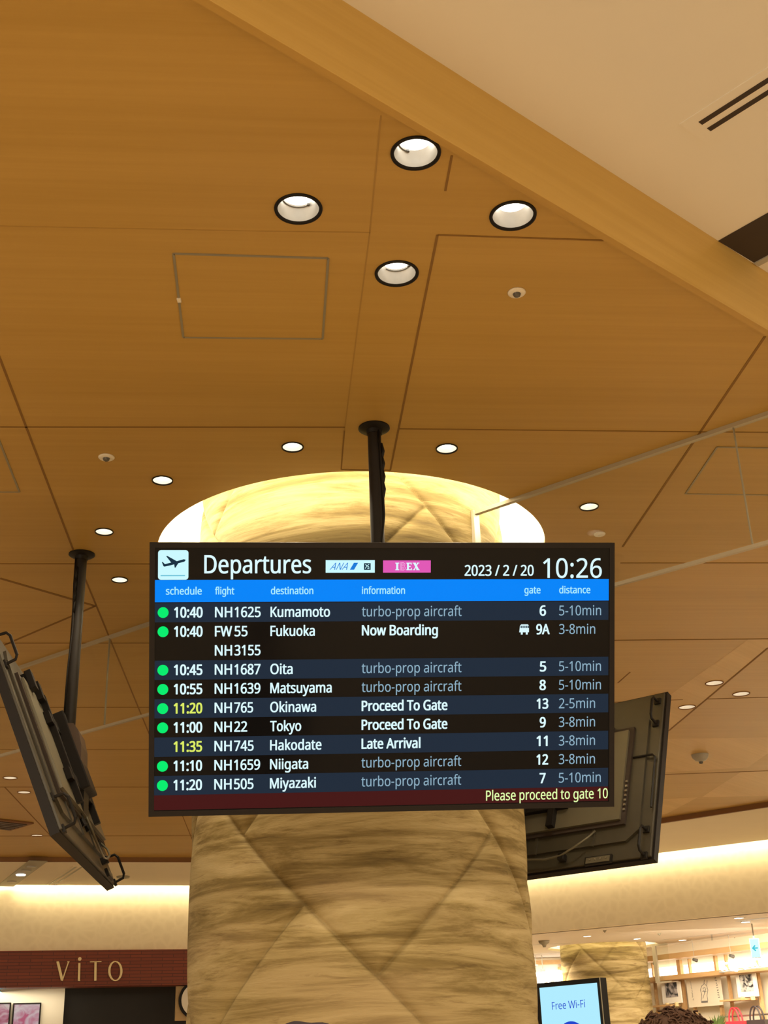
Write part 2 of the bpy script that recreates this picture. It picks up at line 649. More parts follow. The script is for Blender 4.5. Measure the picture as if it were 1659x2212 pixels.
def filled_sheet(name, outer, holes, z, mat):
    """flat sheet with round holes (holes: list of (x, y, r, segments))"""
    cu = bpy.data.curves.new(name, 'CURVE')
    cu.dimensions = '2D'
    cu.fill_mode = 'BOTH'

    def spl(pts):
        s = cu.splines.new('POLY')
        s.points.add(len(pts) - 1)
        for p, q in zip(s.points, pts):
            p.co = (q[0], q[1], 0, 1)
        s.use_cyclic_u = True
    spl(outer)
    for x, y, r, n in holes:
        spl([(x + r * cos(2 * pi * k / n), y + r * sin(2 * pi * k / n)) for k in range(n)])
    o = bpy.data.objects.new(name, cu)
    COL.objects.link(o)
    dg = bpy.context.evaluated_depsgraph_get()
    me = bpy.data.meshes.new_from_object(o.evaluated_get(dg))
    bpy.data.objects.remove(o)
    me.transform(Matrix.Translation((0, 0, z)))
    me.materials.clear()
    return me


# ================================================================== THE SETTING
ZC = 3.65          # timber ceiling
ZW = 3.86          # white plaster ceiling above the viewer
ZCR = 3.60         # cream soffit beyond the timber
ZL = 2.90          # low ceiling of the shops
CC = Vector((-0.150, 5.190, 0))   # big padded column
RING = 0.8635

# floor
mb = MB()
mb.box((0, 8, -0.05), (40, 40, 0.1))
struct(mb.build('floor', M['floor']))

# downlights (pixel centre, pixel width) -> positions on the timber ceiling
BIG = [(898, 330, 110), (644.5, 450.5, 105), (1108, 465, 103), (857, 590, 96)]
SMALL = [(632, 965, 48), (965, 968.5, 48), (351, 1037, 46), (225, 1148, 40), (258.5, 1252, 36), (1272.5, 1094, 42),
         (1543, 1475, 40), (1601, 1498.5, 38), (1484, 1527, 38), (1423, 1504, 37),
         (22, 1680, 31), (52, 1711, 29), (80, 1804.5, 26), (210, 1804.5, 24)]


def light_spot(p):
    q = at_z(p[0], p[1], ZC)
    return q, 0.5 * p[2] * (q - EYE).dot(fwd) / FPX


BIGW = [light_spot(p) for p in BIG]
SMALLW = [light_spot(p) for p in SMALL]
holes = [(CC.x, CC.y, RING, 128)]
holes += [(q.x, q.y, r * 0.97, 32) for q, r in BIGW]
holes += [(q.x, q.y, r * 0.95, 20) for q, r in SMALLW]
fas0, fasd = Vector((-0.102, 2.190, 0)), Vector((1.334, 1.196, 0)).normalized()
fasn = Vector((fasd.y, -fasd.x, 0))       # towards the viewer's side


def fas(t):
    return fas0 + fasd * t


PW_R = Vector((7.14, 8.68, 0))
PW_C = Vector((0.087, 14.24, 0))
PW_L = Vector((-12, 11.25, 0))
f_far = fas((PW_R - fas0).dot(fasd))
f_near = fas(-11.0)
outer = [tuple(f_far[:2]), tuple(PW_C[:2]), tuple(PW_L[:2]), (-12, -5.5), tuple(f_near[:2])]
me = filled_sheet('ceiling', outer, holes, ZC, None)
bmC = MB()
bmC.mesh(me, Matrix())


def strip(mb, pts, w, z, th=0.0015, nudge=0.0):
    """flat bar(s) along a polyline on a ceiling, hanging th below z"""
    pts = [Vector(p) for p in pts]
    for a, b in zip(pts, pts[1:]):
        d = (b - a)
        d.z = 0
        L = d.length
        c = (a + b) / 2
        rot = Matrix.Rotation(math.atan2(d.y, d.x), 3, 'Z')
        mb.box((c.x, c.y, z - th / 2), (L, w, th), rot)


def strip_px(mb, pts, w, z, th=0.0015):
    strip(mb, [at_z(x, y, z) for x, y in pts], w, z, th)


SEAMS = [
    ([(0, 922), (745, 922.5)], 0.007), ([(862, 926), (1659, 934)], 0.006),
    ([(-20, 722), (156, 1182), (243, 1393), (330, 1604), (428, 1845)], 0.008),
    ([(945, 507), (843, 1016)], 0.007), ([(976, 336), (962, 412)], 0.006),
    ([(744, 930), (737, 1014)], 0.005), ([(737, 1014), (843, 1016)], 0.008),
    ([(1652, 727), (1345, 1181)], 0.009),
    ([(945, 507), (1304, 519)], 0.006), 
    ([(0, 1217.5), (330, 1218)], 0.010), ([(1340, 1216), (1659, 1216)], 0.006), ([(1325, 1383), (1659, 1380)], 0.011),
    ([(0, 1249), (206, 1309)], 0.018), ([(206, 1309), (0, 1397)], 0.013),
    ([(0, 1389), (330, 1389)], 0.010), ([(0, 1528), (430, 1528)], 0.010), ([(0, 1619), (330, 1619)], 0.008),
    ([(0, 1700), (430, 1700)], 0.012), ([(0, 1806), (430, 1805)], 0.016), ([(10, 1700), (110, 1806)], 0.010),
    ([(1327, 1517), (1475, 1511)], 0.012), ([(1526, 1510), (1659, 1506)], 0.010),
    ([(1659, 1399), (1445, 1578)], 0.014), ([(1361, 1452), (1335, 1475)], 0.008),
    ([(1436, 1673), (1659, 1665)], 0.018),
]
bmC.mi = 1
for pts, w in SEAMS:
    strip_px(bmC, pts, w, ZC)
bmC.mi = 3
for pts, w in (([(823, 250), (799, 502), (744, 930)], 0.004), ([(560, 499), (800, 502)], 0.004), ([(0, 488), (560, 499)], 0.003)):
    strip_px(bmC, pts, w, ZC, 0.0008)
# marquetry fields laid across the grain, their sheen painted as lighter wood
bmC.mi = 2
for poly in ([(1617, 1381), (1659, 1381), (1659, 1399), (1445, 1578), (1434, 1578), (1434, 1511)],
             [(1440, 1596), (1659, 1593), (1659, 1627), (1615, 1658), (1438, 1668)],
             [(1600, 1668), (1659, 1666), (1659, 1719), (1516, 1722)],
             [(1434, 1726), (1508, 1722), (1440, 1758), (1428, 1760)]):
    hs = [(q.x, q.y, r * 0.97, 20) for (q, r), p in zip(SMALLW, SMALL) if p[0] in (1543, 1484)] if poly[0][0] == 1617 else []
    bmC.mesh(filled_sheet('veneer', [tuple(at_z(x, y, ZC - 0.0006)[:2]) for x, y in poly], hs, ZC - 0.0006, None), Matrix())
o = bmC.build('ceiling', [M['wood'], M['seam'], M['wood_cross_sheen'], M['seam_faint']])
struct(o, 'golden timber ceiling of large veneer panels')

# timber fascia between the white ceiling and the timber ceiling (hangs slightly below it)
mb = MB()
T0, T1 = -11.0, (PW_R - fas0).dot(fasd) + 0.02
pts = [fas(T0), fas(T1), fas(T1) + fasn * 0.022, fas(T0) + fasn * 0.022]
mb.prism([p + Vector((0, 0, ZC - 0.035)) for p in pts], (0, 0, ZW - ZC + 0.035))
struct(mb.build('trim_1', M['wood_fascia']), 'timber fascia under the white ceiling')

# white ceiling with the dark recess
mb = MB()
dk = [at_z(x, y, ZW) for x, y in ((1549, 521), (1690, 443), (1690, 536), (1626, 567.5))]
e0 = fas(T0) + fasn * 0.01
e1 = fas(T1) + fasn * 0.01
outw = [tuple(e1[:2]), tuple(e0[:2]), (-2.0, -12), (14, -12), (14, 8.0)]
cu_me = filled_sheet('ceiling', outw, [], ZW, None)
mb.mesh(cu_me, Matrix())
mb.mi = 1
far = [dk[0] + fasn * 0.004, dk[0] + fasn * 3.2, dk[3] + fasn * 3.2, dk[3] + fasn * 0.004]
mb.prism([p + Vector((0, 0, -0.002)) for p in far], (0, 0, 0.001))
mb.mi = 2
wv = (dk[3] - dk[0]).normalized()
st = [dk[3] + fasn * 0.004, dk[3] + fasn * 3.2, dk[3] + fasn * 3.2 + wv * 0.025, dk[3] + fasn * 0.004 + wv * 0.025]
mb.prism([p + Vector((0, 0, -0.006)) for p in st], (0, 0, 0.005))
struct(mb.build('ceiling', [M['white_ceil'], M['darkslot'], M['grey']]), 'white plaster ceiling with a dark recess')

# cream soffit beyond the timber, its dark edge, the walls and the slot of the cove
CN = Vector((-0.084, 16.335, 0))
wl = Vector((-12, 12.83, 0))
wr = Vector((10, 9.68, 0))
dl = (CN - wl).normalized()
dr = (wr - CN).normalized()
nl = Vector((dl.y, -dl.x, 0))           # towards the hall
nr = Vector((dr.y, -dr.x, 0))
OFF = 0.16


def isect(p, d, q, e):
    t = ((q.x - p.x) * e.y - (q.y - p.y) * e.x) / (d.x * e.y - d.y * e.x)
    return p + d * t


ci = isect(CN + nl * OFF, dl, CN + nr * OFF, dr)
soff = [PW_L, PW_C, PW_R, PW_R + Vector((2.9, -2.28, 0)), wr + nr * OFF, ci, wl + nl * OFF]
mb = MB()
mb.prism([p + Vector((0, 0, ZCR)) for p in soff], (0, 0, 0.04))
struct(mb.build('ceiling', M['cream']), 'cream soffit around the timber ceiling')
mb = MB()
for a, b in ((PW_L, PW_C), (PW_C, PW_R)):
    d = b - a
    c = (a + b) / 2
    mb.box((c.x, c.y, ZC - 0.022), (d.length, 0.05, 0.05), Matrix.Rotation(math.atan2(d.y, d.x), 3, 'Z'))
struct(mb.build('trim_2', M['edge']), 'dark edge of the timber ceiling')


def wall_box(mb, a, b, z0, z1, th, n):
    d = b - a
    c = (a + b) / 2 - n * (th / 2)
    mb.box((c.x, c.y, (z0 + z1) / 2), (d.length, th, z1 - z0), Matrix.Rotation(math.atan2(d.y, d.x), 3, 'Z'))


ZB = 2.885
mb = MB()
wall_box(mb, wl, CN, ZB, 3.95, 0.15, nl)
struct(mb.build('wall_left', M['wallpaper']), 'cream patterned wall washed by the cove')
mb = MB()
wall_box(mb, CN, wr, ZL, 3.95, 0.15, nr)
struct(mb.build('wall_right', M['wallpaper']), 'cream patterned bulkhead above the shops')
mb = MB()
mb.prism([p + Vector((0, 0, 3.95)) for p in (wl + nl * 0.5, CN + nl * 0.3, wr + nr * 0.5, wr - nr * 0.1, CN - nr * 0.1, wl - nl * 0.1)], (0, 0, 0.03))
struct(mb.build('trim_3', M['cove_white']), 'top of the cove slot')
for nm, a, b, n, d in (('l', wl, ci, nl, dl), ('r', ci, wr, nr, dr)):
    L = (b - a).length
    mb = MB()
    c = (a + b) / 2 + n * (0.02 if nm == 'r' else 0.02 + OFF * 0.0)
    if nm == 'l':
        c = (wl + nl * (OFF + .02) + ci + nl * .02) / 2
    else:
        c = (ci + nr * .02 + wr + nr * (OFF + .02)) / 2
    mb.box((c.x, c.y, ZCR + 0.055), (L, 0.03, 0.03), Matrix.Rotation(math.atan2(d.y, d.x), 3, 'Z'))
    o = mb.build('cove_light', M['led_wall'])
    tag(o, 'warm strip light in the cove above the ' + ('red brick shop sign wall' if nm == 'l' else 'bulkhead wall right of the column'), 'light')
    area('cove_lamp', (c.x - n.x * 0.045, c.y - n.y * 0.045, ZCR + 0.045), tuple(-n * 1.0 + Vector((0, 0, -0.6))), L, 0.04, 4 * L, (1, 0.84, 0.50))

# low ceiling of the shop zone, behind the bulkhead
low = [CN - nr * 0.1, wr - nr * 0.1, Vector((12, 26, 0)), Vector((-3, 26, 0))]
C2 = Vector((2.71, 17.55, 0))
C2R, RING2 = 0.555, 0.73
me = filled_sheet('ceiling', [tuple(p[:2]) for p in low], [(C2.x, C2.y, RING2, 64)], ZL, None)
mb = MB()
mb.mesh(me, Matrix())
mb.mi = 1
for pts in ([(1100, 2044), (1232, 2037)], [(1424, 2031), (1659, 2005)], [(1100, 2064), (1214, 2058)],
            [(1537, 2018), (1540, 2050)], [(1406, 2059), (1566, 2042)]):
    strip_px(mb, pts, 0.02, ZL)
strip_px(mb, [(1592, 1990), (1690, 1979)], 0.10, ZL)
struct(mb.build('ceiling', [M['shop_ceil'], M['grey']]), 'low pale ceiling over the shops')
area('shop_lamp', (3.9, 15.3, 2.85), (0, 0.3, -1), 2.0, 1.6, 270, (1, 0.86, 0.66))
area('shop_lamp', (1.2, 18.0, 2.85), (0, 0.2, -1), 1.6, 1.6, 190, (1, 0.86, 0.66))


# ------------------------------------------------------------------ padded columns
def padded_column(name, c, rad, ztop, label, nang, nz, scale=1.0, puff=0.018, zlow=1.3):
    P = 2 * pi * 0.655 / 4
    bm = bmesh.new()
    rows = []
    k0 = 1.9 / P

    def seam_dist(s, z):
        p = (s + z - 1.9) / P
        kp = math.floor(p)
        fp = p - kp
        dp = min(fp, 1 - fp)
        q0 = 1.76 if kp % 2 == 0 else 2.26
        q = (z - s - q0) / P
        fq = q - math.floor(q)
        dq = min(fq, 1 - fq)
        return min(dp, dq) * P / math.sqrt(2)
    for j in range(nz + 1):
        z = (zlow * j / (nz // 8)) if j < nz // 8 else zlow + (ztop - zlow) * (j - nz // 8) / (nz - nz // 8)
        ring = []
        for i in range(nang):
            a = 2 * pi * i / nang
            s = (a if a < pi else a - 2 * pi) * 0.655
            d = seam_dist(s, z / scale)
            h = puff * (1 - math.exp(-d / 0.040)) + 0.014 * (1 - math.exp(-d / 0.007))
            r = rad - puff + h
            ring.append(bm.verts.new((r * sin(a), -r * cos(a), z)))
        rows.append(ring)
    for A, B in zip(rows, rows[1:]):
        for i in range(nang):
            bm.faces.new((A[i], A[(i + 1) % nang], B[(i + 1) % nang], B[i]))
    me = bpy.data.meshes.new(name)
    bm.to_mesh(me)
    bm.free()
    for p in me.polygons:
        p.use_smooth = True
    me.materials.append(M['fabric'])
    o = bpy.data.objects.new(name, me)
    COL.objects.link(o)
    o.location = c
    struct(o, label)
    return o


padded_column('column', CC, 0.666, 4.02, 'round column padded in quilted marbled fabric behind the departures board', 640, 560)
padded_column('column', C2, C2R, 3.2, 'distant round padded column beside the kiosk', 260, 220, C2R / 0.655, 0.016)


def ring_cove(c, zc, r, depth, power_mat, label, inner):
    mb = MB()
    mb.lathe([(r, zc), (r + 0.001, zc + 0.03), (r + 0.26, zc + 0.031), (r + 0.26, zc + depth), (0.0, zc + depth)], 96, c)
    o = mb.build('trim_4', M['cove_white'], smooth=False)
    struct(o, 'round cove recess in the ceiling')
    mb = MB()
    n = 72
    mb.tube([Vector((c.x + (r + 0.05) * cos(2 * pi * k / n), c.y + (r + 0.05) * sin(2 * pi * k / n), zc + 0.085)) for k in range(n)], 0.014, 8, closed=True)
    o = mb.build('cove_light', power_mat)
    tag(o, label, 'light')


ring_cove(CC, ZC, RING, 0.34, M['led'], 'glowing ring light in the round recess at the top of the big padded column', 0.67)
ring_cove(C2, ZL, RING2, 0.28, M['led_wall'], 'glowing ring light in the recess over the far padded column', 0.56)


# ------------------------------------------------------------------ downlights
def downlight(q, r, big, label, group, lampmat, watts):
    t = thing('downlight', label, 'ceiling light', (q.x, q.y, ZC), 0, group)
    mb = MB()
    ri = r * (0.86 if big else 0.90)
    mb.lathe([(r * 0.95, 0.010), (r, -0.001), (r * 0.985, -0.005), (ri, -0.004), (ri * 0.99, 0.012), (r * 0.95, 0.014)], 40)
    mb.build('trim_ring', M['black'] if (big or r < 0.05) else M['edge'], t, smooth=True)
    mb = MB()
    dp = r * (0.66 if big else 0.55)
    rl = r * (0.62 if big else 0.60)
    mb.lathe([(ri * 0.99, 0.0), (ri * 0.93, dp * 0.35), (rl * 1.12, dp * 0.8), (rl, dp)], 40)
    mb.build('reflector', M['reflector'] if big else M['reflector_w'], t, smooth=True)
    mb = MB()
    mb.lathe([(rl * 1.02, dp * 0.995), (rl * 1.02, dp + 0.008), (0, dp + 0.008)], 32)
    mb.lathe([(rl * 0.99, dp * 0.97), (0, dp * 0.97)], 32)
    mb.build('lamp', lampmat, t)
    if big:
        mb = MB()
        a = random.random() * 6.28
        mb.tube([(rl * 1.05 * cos(a + k * 0.1), rl * 1.05 * sin(a + k * 0.1), dp * 0.86) for k in range(0, 20)], 0.0016, 6)
        mb.cyl((rl * cos(a), rl * sin(a), dp * 0.80), (rl * 1.0 * cos(a), rl * 1.0 * sin(a), dp * 0.93), 0.004, seg=10)
        mb.build('spring_clip', M['dome'], t)
    l = bpy.data.lights.new('downlight_beam', 'SPOT')
    l.energy = watts
    l.spot_size = R(105)
    l.spot_blend = 0.7
    l.shadow_soft_size = r * 0.5
    l.color = (1, 0.84, 0.60)
    lo = bpy.data.objects.new('downlight_beam', l)
    COL.objects.link(lo)
    lo.location = (q.x, q.y, ZC - 0.012)
    return t


bl = ['large recessed downlight at the top of the cluster, touching the timber fascia',
      'large recessed downlight left in the cluster of four, above the square access hatch',
      'large recessed downlight right in the cluster of four, above the round sensor',
      'large recessed downlight at the bottom of the cluster, above the hanging pole']
for (q, r), lb in zip(BIGW, bl):
    downlight(q, r, True, lb, 'large downlights in the timber ceiling', M['lamp'], 60)
sl = ['small downlight just left of the pole flange above the glowing recess',
      'small downlight just right of the pole flange above the glowing recess',
      'small downlight beyond the left sensor, upper left of the glowing recess',
      'small bright downlight left of the glowing recess, above the side pole flange',
      'small downlight between the side pole and the departures board corner',
      'small downlight right of the glowing recess under the glass barrier rail',
      'small far downlight at the top of the diamond right of the departures board',
      'small far downlight at the right of the diamond by the timber seam',
      'small far downlight at the bottom of the diamond beside the rear monitor',
      'small far downlight half hidden behind the top corner of the rear monitor',
      'tiny far downlight at the left edge, upper of a pair left of the side monitor',
      'tiny far downlight at the left edge, lower of a pair left of the side monitor',
      'tiny far downlight near the timber edge left of the side monitor corner',
      'tiny far downlight peeking out right of the side monitor bottom']
for i, ((q, r), lb) in enumerate(zip(SMALLW, sl)):
    downlight(q, r, False, lb, 'small downlights in the timber ceiling', M['lamp_far'] if i < 6 else M['lamp_dim'], 26)


# ------------------------------------------------------------------ access hatches, sensors, vents
def hatch(corners, label, latch=None, w=0.007):
    P = [at_z(x, y, ZC) for x, y in corners]
    c = sum(P, Vector()) / 4
    t = thing('access_hatch', label, 'hatch', c)
    mb = MB()
    loop = [p - c for p in P] + [P[0] - c]
    strip(mb, loop, w, 0.0, 0.003)
    mb.build('frame', M['hatchmetal'], t)
    mb = MB()
    ins = [(p - c) * 0.985 for p in P]
    mb.prism([v + Vector((0, 0, -0.0006)) for v in ins], (0, 0, -0.0006))
    mb.build('panel', M['wood'], t)
    if latch:
        q = at_z(*latch, ZC) - c
        mb = MB()
        mb.box(q + Vector((0, 0, -0.004)), (0.012, 0.018, 0.006), None, 0.001)
        mb.build('latch', M['offwhite'], t)


hatch([(375, 547), (709, 557), (697, 731), (396, 728)], 'square timber access hatch with thin grey frame left of the lamp cluster', (387, 646))
hatch([(1549, 965), (1790, 970), (1765, 1070), (1481, 1066)], 'timber access hatch with grey frame at the right edge under the glass barrier')
hatch([(-170, 945), (-4, 945), (42, 1062), (-140, 1062)], 'timber access hatch whose grey corner shows at the left edge')


def sensor(px, py, r, label, kind, domed=True):
    q = at_z(px, py, ZC)
    t = thing('ceiling_sensor', label, 'sensor', q)
    mb = MB()
    mb.lathe([(0, 0.0), (r, -0.0005), (r, -0.003), (r * 0.9, -0.006), (r * 0.45, -0.007), (0, -0.007)], 36)
    mb.build('base_ring', M['offwhite'] if kind != 'smoke' else M['grey'], t, smooth=True)
    if kind == 'dome':
        mb = MB()
        mb.lathe([(r * 0.46, -0.006), (r * 0.44, -0.009), (r * 0.36, -0.014), (r * 0.2, -0.017), (0, -0.018)], 28)
        mb.build('dome', M['dome'], t, smooth=True)
    elif kind == 'smoke':
        mb = MB()
        mb.lathe([(r * 0.98, -0.005), (r * 0.92, -0.022), (r * 0.62, -0.045), (r * 0.25, -0.055), (0, -0.056)], 36)
        mb.build('housing', M['grey'], t, smooth=True)
        mb = MB()
        mb.lathe([(r * 0.24, -0.053), (r * 0.22, -0.068), (0, -0.073)], 20)
        mb.build('sensor_tip', M['dome'], t, smooth=True)
    else:
        mb = MB()
        mb.lathe([(r * 0.3, -0.006), (r * 0.28, -0.011), (0, -0.012)], 24)
        mb.build('cap', M['offwhite'], t, smooth=True)


sensor(1116, 631, 0.027, 'round white sensor with grey dome right of the lamp cluster', 'dome')
sensor(230, 987, 0.030, 'round pale sensor in the timber left of the glowing recess', 'dome')
sensor(1295, 1153, 0.026, 'pale blank cover plate above the top right corner of the departures board', 'plate')
sensor(1512, 1630, 0.066, 'grey smoke detector right of the rear monitor', 'smoke')

# brown vent at the far left
q = at_z(2, 1779, ZC)
t = thing('ceiling_vent', 'brown ceiling vent grille at the left edge beside the side monitor', 'vent', q)
mb = MB()
mb.box((0, 0, -0.008), (0.42, 0.42, 0.012), Matrix.Rotation(0.78, 3, 'Z'))
mb.build('frame', M['edge'], t)
mb = MB()
for k in range(5):
    mb.box(Matrix.Rotation(0.78, 3, 'Z') @ Vector((0, -0.14 + k * 0.07, -0.018)), (0.34, 0.045, 0.006), Matrix.Rotation(0.78, 3, 'Z'))
mb.build('slat', M['bracket'], t)

# slot diffuser in the white ceiling
c = at_z(1504, 267, ZW)
e = at_z(1659, 168, ZW)
dv = (e - c).normalized()
s2 = at_z(1522, 281, ZW)
pv = (s2 - c) - dv * (s2 - c).dot(dv)
pit = pv.length
pv.normalize()
t = thing('slot_diffuser', 'white linear slot air diffuser in the white ceiling at upper right', 'vent', c)
mb = MB()
Lv = 1.3
rot = Matrix.Rotation(math.atan2(dv.y, dv.x), 3, 'Z')
mb.box(dv * (Lv / 2 - 0.03) + pv * (pit * 0.6) + Vector((0, 0, -0.0015)), (Lv, pit * 3.0, 0.003), rot)
mb.build('frame', M['white_ceil'], t)
for k in range(2):
    mb = MB()
    mb.box(dv * (Lv / 2) + pv * (pit * (k + 0.10)) + Vector((0, 0, -0.0035)), (Lv - 0.02, pit * 0.42, 0.002), rot)
    mb.build('slot', M['darkslot'], t)


# ------------------------------------------------------------------ glass smoke barrier across the hall (passes into the column)
BA, BB = Vector((0.354, 4.773, 0)), Vector((1.392, 3.959, 0))
bd = (BB - BA).normalized()
bn = Vector((-bd.y, bd.x, 0))
ZBB = 3.165
colr = 0.66


def barrier(a, b, label, joints, postend=None):
    c = (a + b) / 2
    L = (b - a).length
    rot = Matrix.Rotation(math.atan2(bd.y, bd.x), 3, 'Z')
    t = thing('smoke_barrier', label, 'glass barrier', (c.x, c.y, ZC), 0, 'hanging glass smoke barriers')
    mb = MB()
    mb.box((0, 0, -0.008), (L, 0.020, 0.016), rot)
    mb.build('top_rail', M['rail'], t)
    mb = MB()
    mb.box((0, 0, ZBB - ZC), (L, 0.014, 0.014), rot)
    mb.build('bottom_rail', M['rail'], t)
    mb = MB()
    mb.box((0, 0, (ZBB - ZC) / 2), (L, 0.008, ZC - ZBB - 0.03), rot)
    mb.build('glass_pane', M['glass'], t)
    for j in joints:
        p = bd * j - c.dot(bd) * bd
        mb = MB()
        mb.box(p + Vector((0, 0, (ZBB - ZC) / 2)), (0.004, 0.009, ZC - ZBB - 0.02), rot)
        mb.build('glazing_joint', M['hatchmetal'], t)
    if postend is not None:
        mb = MB()
        p = bd * postend - c.dot(bd) * bd
        mb.box(p + Vector((0, 0, (ZBB - ZC) / 2)), (0.035, 0.04, ZC - ZBB), rot)
        mb.build('end_post', M['rail'], t)


def bar_t(px, py):
    q = at_z(px, py, ZC)
    return q.dot(bd)


tc = CC.dot(bd)
perp = CC - bd * tc
base = BA - bd * BA.dot(bd)
b_end = isect(BA, bd, fas0, fasd)      # it stops at the timber fascia
barrier(base + bd * (tc + 0.655), base + bd * (b_end.dot(bd) - 0.01), 'clear hanging glass smoke barrier with pale rails right of the big column', [bar_t(1584, 917)], tc + 0.675)
barrier(base + bd * (tc - 9.0), base + bd * (tc - 0.66), 'clear hanging glass smoke barrier with pale rails left of the big column', [bar_t(271, 1383), bar_t(271, 1383) - 1.55], None)


# ================================================================== HANGING MONITORS
TW, TH = 1.457, 0.8374


def monitor(name, label, cat, anchor, yaw, offset, tilt, roll, content, group, zpole):
    t = thing(name, label, cat, anchor, yaw, group)
    P = Matrix.Translation(Vector(offset)) @ Matrix.Rotation(tilt, 4, 'X') @ Matrix.Rotation(roll, 4, 'Y')
    # housing: bezel ring + shallow body
    mb = MB()
    bw = 0.0165
    D = 0.034
    for cx, cz, sx, sz in ((0, TH / 2 - bw / 2, TW, bw), (0, -TH / 2 + bw / 2, TW, bw),
                           (-TW / 2 + bw / 2, 0, bw, TH - 2 * bw), (TW / 2 - bw / 2, 0, bw, TH - 2 * bw)):
        mb.box((cx, D / 2, cz), (sx, D, sz))
    mb.xf(P)
    mb.build('bezel', M['bezel'], t)
    mb = MB()
    mb.box((0, 0.0045, 0), (TW - 2 * bw, 0.003, TH - 2 * bw))
    mb.xf(P)
    scr = mb.build('screen', M['screen'], t)
    mb = MB()
    mb.box((0, D + 0.001, 0), (TW - 0.02, 0.020, TH - 0.02), None, 0.004)
    mb.prism([(x, D + 0.011, z) for x, z in ((-0.60, -0.33), (0.60, -0.33), (0.66, -0.28), (0.66, 0.27), (0.60, 0.33), (-0.60, 0.33), (-0.66, 0.27), (-0.66, -0.28))], (0, 0.012, 0))
    for x in (-0.44, -0.15, 0.15, 0.44):
        mb.box((x, D + 0.024, -0.29), (0.012, 0.010, 0.09))
    mb.xf(P)
    mb.build('back_cover', M['backcase'], t)
    # raised electronics plate with a dark port side
    mb = MB()
    mb.prism([(x, D + 0.036, z) for x, z in ((-0.575, -0.235), (0.575, -0.235), (0.575, 0.215), (-0.575, 0.215))], (0, 0.012, 0))
    mb.xf(P)
    bp = mb.build('back_plate', M['backplate'], t)
    mb = MB()
    mb.box((0, D + 0.0285, -0.01), (1.19, 0.015, 0.49))
    mb.xf(P)
    mb.build('port_recess', M['darkslot'], bp)
    mb = MB()
    for k in range(7):
        mb.box((-0.588, D + 0.040, -0.05 - k * 0.023), (0.010, 0.006, 0.009))
    mb.xf(P)
    mb.build('port_strip', M['steel'], bp)
    # cable clip channel
    mb = MB()
    y = D + 0.027
    mb.tube([(-0.60, y, 0.077), (-0.695, y, 0.075), (-0.709, y, 0.06), (-0.711, y, -0.19)], 0.005, 8)
    mb.xf(P)
    mb.build('cable_channel', M['black'], t)
    # corner handles
    for sx in (-1, 1):
        for z0, z1 in ((0.245, 0.365), (-0.405, -0.285)):
            mb = MB()
            x = sx * 0.690
            y0 = D + 0.008
            mb.tube([(x, y0, z0), (x, y0 + 0.045, z0 + 0.004), (x, y0 + 0.055, z0 + 0.02), (x, y0 + 0.055, z1 - 0.02), (x, y0 + 0.045, z1 - 0.004), (x, y0, z1)], 0.006, 8)
            mb.box((x, y0 + 0.005, z0), (0.03, 0.012, 0.03), None, 0.002)
            mb.box((x, y0 + 0.005, z1), (0.03, 0.012, 0.03), None, 0.002)
            mb.xf(P)
            mb.build('handle', M['black'], t)
    # spacer blocks, label plate, hanging cable
    for x, z in ((-0.46, 0.25), (0.46, 0.25), (-0.30, 0.25), (0.30, 0.25)):
        mb = MB()
        mb.box((x, D + 0.060, z - 0.02), (0.06, 0.026, 0.075), None, 0.003)
        mb.box((x, D + 0.035, z - 0.02), (0.05, 0.03, 0.06))
        mb.xf(P)
        mb.build('spacer_block', M['black'], t)
    mb = MB()
    mb.box((-0.475, D + 0.017, -0.400), (0.13, 0.012, 0.038), None, 0.002)
    mb.mi = 1
    mb.box((-0.475, D + 0.0235, -0.400), (0.115, 0.003, 0.026))
    mb.mi = 2
    for k in range(4):
        mb.cyl((-0.515 + k * 0.026, D + 0.0245, -0.398), (-0.515 + k * 0.026, D + 0.0275, -0.398), 0.004, seg=10)
    mb.xf(P)
    mb.build('connector_panel', [M['black'], M['backplate'], M['steel']], t)
    mb = MB()
    cab = [(-0.45, D + 0.03, -0.265), (-0.43, D + 0.05, -0.305), (-0.37, D + 0.055, -0.345), (-0.30, D + 0.045, -0.37), (-0.22, D + 0.04, -0.375), (-0.10, D + 0.045, -0.362), (0.0, D + 0.05, -0.33), (0.05, D + 0.05, -0.25)]
    mb.tube(cab, 0.0045, 8)
    mb.mi = 1
    mb.box((-0.30, D + 0.032, -0.372), (0.03, 0.03, 0.03), None, 0.003)
    mb.xf(P)
    mb.build('cable', [M['backplate'], M['black']], t, smooth=True)
    # mounting bracket: rails, tilt block, yoke round the pole
    br = MB()
    for x in (-0.235, 0.235):
        br.box((x, D + 0.060, 0.0), (0.035, 0.028, 0.46), None, 0.003)
    br.box((0, D + 0.060, 0.12), (0.62, 0.024, 0.05), None, 0.003)
    br.box((0, D + 0.060, -0.12), (0.62, 0.024, 0.05), None, 0.003)
    br.xf(P)
    bo = br.build('mount_bracket', M['black'], t)
    mb = MB()
    mb.box((0, D + 0.085, 0.02), (0.20, 0.05, 0.34), None, 0.006)
    mb.xf(P)
    mb.build('tilt_plate', M['black'], bo)
    zt = zpole
    yb = 0.055
    mb = MB()
    prof = [(-0.005, zt + 0.01), (0.030, zt + 0.01), (0.052, zt - 0.02), (0.068, zt - 0.08), (0.072, zt - 0.16), (0.062, zt - 0.30), (0.035, zt - 0.32), (-0.005, zt - 0.30)]
    mb.prism([(-0.085, y, z) for y, z in prof], (0.17, 0, 0))
    mb.build('yoke', M['bracket'], bo)
    mb = MB()
    mb.box((0, 0.078, zt - 0.27), (0.13, 0.02, 0.16), Matrix.Rotation(0.05, 3, 'X'), 0.004)
